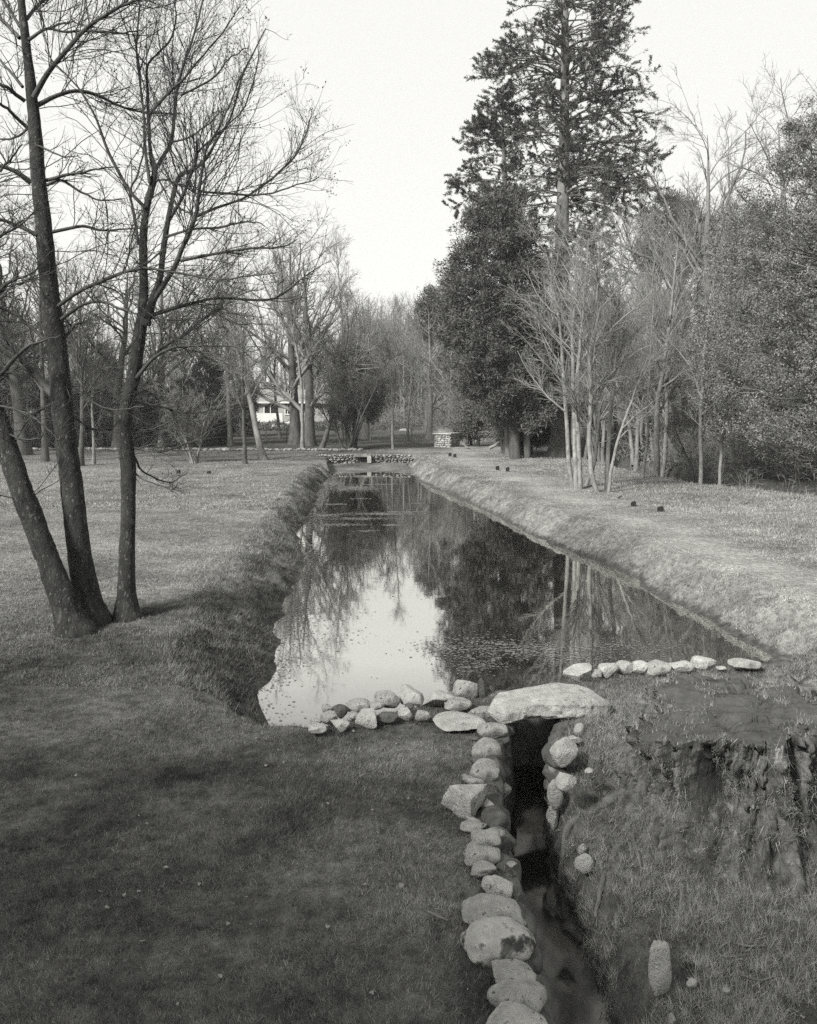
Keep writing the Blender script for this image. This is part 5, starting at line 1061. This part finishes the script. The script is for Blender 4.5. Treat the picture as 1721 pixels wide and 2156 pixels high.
# dead leaves, twigs
GLf = "pale dead leaves scattered on the near grass"
rngl = np.random.default_rng(91)
def leaf_mesh(seed):
    r = np.random.default_rng(seed); u = np.linspace(0, 1, 7); hw = np.sin(u * np.pi) ** .8 * .32 * (1 + .25 * r.normal(size=7)); zz = .18 * np.sin(u * np.pi + r.uniform(-.5, .5)) * r.uniform(-.6, 1)
    V = np.concatenate([np.stack([u - .5, hw, zz + .12 * hw], 1), np.stack([u - .5, 0 * u, zz - .03], 1), np.stack([u - .5, -hw, zz + .2 * hw * r.uniform(0, 2)], 1)]); Q = [[i + k * 7, i + 1 + k * 7, i + 8 + k * 7, i + 7 + k * 7] for k in (0, 1) for i in range(6)]
    return mesh_np("dead_leaf", V, np.array(Q), M['dead_leaf'])
LM = [leaf_mesh(k) for k in range(6)]
lf = [(223, 1617), (334, 1884), (210, 1888), (262, 1893), (420, 1870), (350, 1835), (588, 1585), (560, 1620), (600, 1610), (490, 1605), (160, 1640), (470, 1730), (760, 1640), (690, 1700), (745, 1545), (655, 1560), (540, 1560), (372, 1790), (520, 1900), (610, 1850), (480, 1955), (300, 1990), (690, 1960), (820, 1850), (985, 2096), (900, 1760), (860, 1690),
      (1512, 2060), (1580, 2066), (1450, 2068), (1690, 2150), (1560, 2030), (1660, 2080), (1620, 2100), (1700, 2060), (1640, 1985), (1530, 2090), (1605, 2142), (1470, 2110)]
lf = [(a_, b_) for a_, b_ in zip(rngl.uniform(40, 930, 26), 2130 - 560 * rngl.uniform(0, 1, 26) ** 1.3)] + lf
for k, (x, y) in enumerate(lf):
    dd = hit(x, y, 3.2, 14); p = px(x, y, dd); p[2] = float(ground_h(p[0], p[1])) + .022
    ob = link("dead_leaf", LM[k % 6], loc=p); sz = rngl.uniform(.016, .04); ob.scale = (sz, sz * rngl.uniform(.8, 1.3), sz); ob.rotation_euler = (rngl.uniform(-.6, .4), rngl.uniform(-.4, .4), rngl.uniform(0, 6.28))
    tag(ob, "pale curled dead leaf lying in the short grass" if x < 1250 else "pale dead leaf among the twigs and moss before the stump", "leaf", GLf if x < 1250 else "dead leaves in the moss before the stump")
for pts, lab in [([(1500, 1985), (1505, 2010), (1520, 2025), (1545, 2028), (1575, 2024)], "bent pale twig lying in the moss before the stump"), ([(1550, 2000), (1575, 2003), (1610, 2001)], "straight pale twig beside the bent one before the stump"),
                 ([(1560, 2070), (1600, 2076), (1630, 2068)], "thin dark twig right of the oval stone near the bottom edge"), ([(900, 1930), (925, 1945), (945, 1950)], "thin twig lying on the dark lawn left of the channel")]:
    P = []
    for x, y in pts:
        p = px(x, y, hit(x, y)); p[2] = float(ground_h(p[0], p[1])) + .03; P.append(p)
    log(P, .009, .005, "twig", lab, "twig", 'root')

# floating weed
def weed():
    rng = np.random.default_rng(17); X = []; Y = []
    def blob(x, y, rx, ry, n, sharp=1.0):
        d = dist(y, WATER_Z); c = px(x, y, d); X.append(c[0] + rng.normal(size=n) * rx * .6); Y.append(c[1] + rng.normal(size=n) * ry * .6)
    blob(745, 1028, .9, 1.1, 1500); blob(700, 1018, .5, 1.0, 500); blob(790, 1020, 1.0, .3, 300)
    for x, y, rx, ry, n in [(800, 1082, 1.1, .30, 600), (760, 1092, .9, .3, 400), (850, 1078, .8, .15, 250), (720, 1105, .7, .25, 260), (705, 1062, .5, .2, 160), (830, 1106, .35, .12, 110), (880, 1060, .3, .12, 70), (760, 1050, .35, .12, 70), (930, 1045, .5, .12, 60), (690, 1085, .4, .4, 250), (775, 1118, .35, .15, 80)]: blob(x, y, rx, ry, n)
    blob(1010, 1360, .9, .45, 500); blob(1120, 1370, .9, .4, 450); blob(1240, 1385, .8, .4, 300); blob(1000, 1400, .4, .3, 200); blob(1320, 1360, .6, .3, 150); blob(930, 1370, .3, .5, 160)
    blob(640, 1290, .45, 1.5, 300); blob(600, 1400, .25, .7, 150); blob(700, 1330, .5, 1.0, 120)
    n = 1500; yy = rng.uniform(9.2, 41, n); a = np.interp(yy, PV[:8, 1], PV[:8, 0]); X.append(a + np.abs(rng.normal(size=n)) * .22 + .02); Y.append(yy)
    n = 700; yy = rng.uniform(10, 39, n); q = PV[11:18][::-1]; o_ = np.argsort(q[:, 1]); b = np.interp(yy, q[o_, 1], q[o_, 0]); X.append(b - np.abs(rng.normal(size=n)) * .15); Y.append(yy)
    n = 350; yy = rng.uniform(9.5, 40, n); a = np.interp(yy, PV[:8, 1], PV[:8, 0]); X.append(a + rng.uniform(0, 6, n)); Y.append(yy)
    X = np.concatenate(X); Y = np.concatenate(Y); k = pond_t(X, Y) < 0; X = X[k]; Y = Y[k]; n = len(X); m = 6; th = np.linspace(0, 2 * np.pi, m, endpoint=False)[None] + rng.uniform(0, 6, (n, 1)); r = (rng.uniform(.005, .017, n) * (.6 + Y / 24))[:, None] * rng.uniform(.6, 1.2, (n, m))
    V = np.stack([X[:, None] + r * np.cos(th) * 1.4, Y[:, None] + r * np.sin(th), np.full((n, m), WATER_Z + .004) + rng.uniform(0, .003, (n, 1))], -1).reshape(-1, 3)
    me = mesh_np("floating_weed", V, np.arange(n * m).reshape(n, m), M['scum'], False); tag(link("floating_weed", me), "thin scum of floating weed and leaf bits on the pond", "pond weed", kind="stuff")
weed()

# evergreens standing behind the viewer: they shade the foreground
def shade_tree(X, Y, h, r, label, seed):
    rng = np.random.default_rng(seed); zg = float(ground_h(X, Y)); root = empty("evergreen_tree", (X, Y, zg)); n = 520; t = rng.uniform(0, 1, n) ** .8; th = rng.uniform(0, 6.283, n); q = np.sqrt(rng.uniform(.1, 1, n)) * r * np.sin((1 - t) * 2.3 + .35)
    C = np.stack([q * np.cos(th), q * np.sin(th), 1.2 + t * (h - 1.2)], 1); O = np.stack([np.cos(th), np.sin(th), 0 * th], 1)
    P, R_ = resample([[0, 0, -.2], [.05, 0, h * .5], [0, .05, h]], [.45, .3, .04], 10); link("trunk", Geo().tubes(P[None], R_[None], 10).mesh("trunk", M['bark_dark']), root)
    Pl, Rl = limbs_to(C, 0, 0, 1, h, 90, rng, .06); link("branches", Geo().tubes(Pl, Rl, 5).mesh("branches", M['bark_dark']), root)
    link("crown", clumps(C, O, 60, 1.25, .95, .34, rng, .6, .2).mesh("crown", M['yew'], False), root); tag(root, label, "tree", "evergreens behind the viewer that shade the foreground")
for X, Y, h, r, lab in [(-24.6, -13.4, 19.5, 4.2, "tall evergreen farthest out behind the viewer's left"), (-20.6, -13.9, 19.4, 4.4, "tall evergreen behind the viewer's left shoulder"), (-16.8, -14.6, 18.6, 4.2, "tall evergreen behind the viewer, left of straight back"), (-13.4, -15.3, 17.2, 3.8, "tall evergreen nearest to straight behind the viewer")]:
    shade_tree(X, Y, h, r, lab, int(X * 10 + 300))

# added air volume that lifts the far dark tones, in place of flare
Gm = Geo(); Gm.box((0, 290, 32), (900, 880, 90)); hz = link("flare_haze", Gm.mesh("flare_haze", None, False)); tag(hz, kind="stuff")
hm = bpy.data.materials.new("flare_haze_air"); hm.use_nodes = True; hn = hm.node_tree.nodes; hn.remove(hn["Principled BSDF"]); pv = hn.new("ShaderNodeVolumePrincipled"); pv.inputs["Density"].default_value = .0005; pv.inputs["Color"].default_value = (.95, .945, .92, 1); pv.inputs["Anisotropy"].default_value = .2
hm.node_tree.links.new(pv.outputs[0], hn["Material Output"].inputs["Volume"]); hz.data.materials.append(hm)
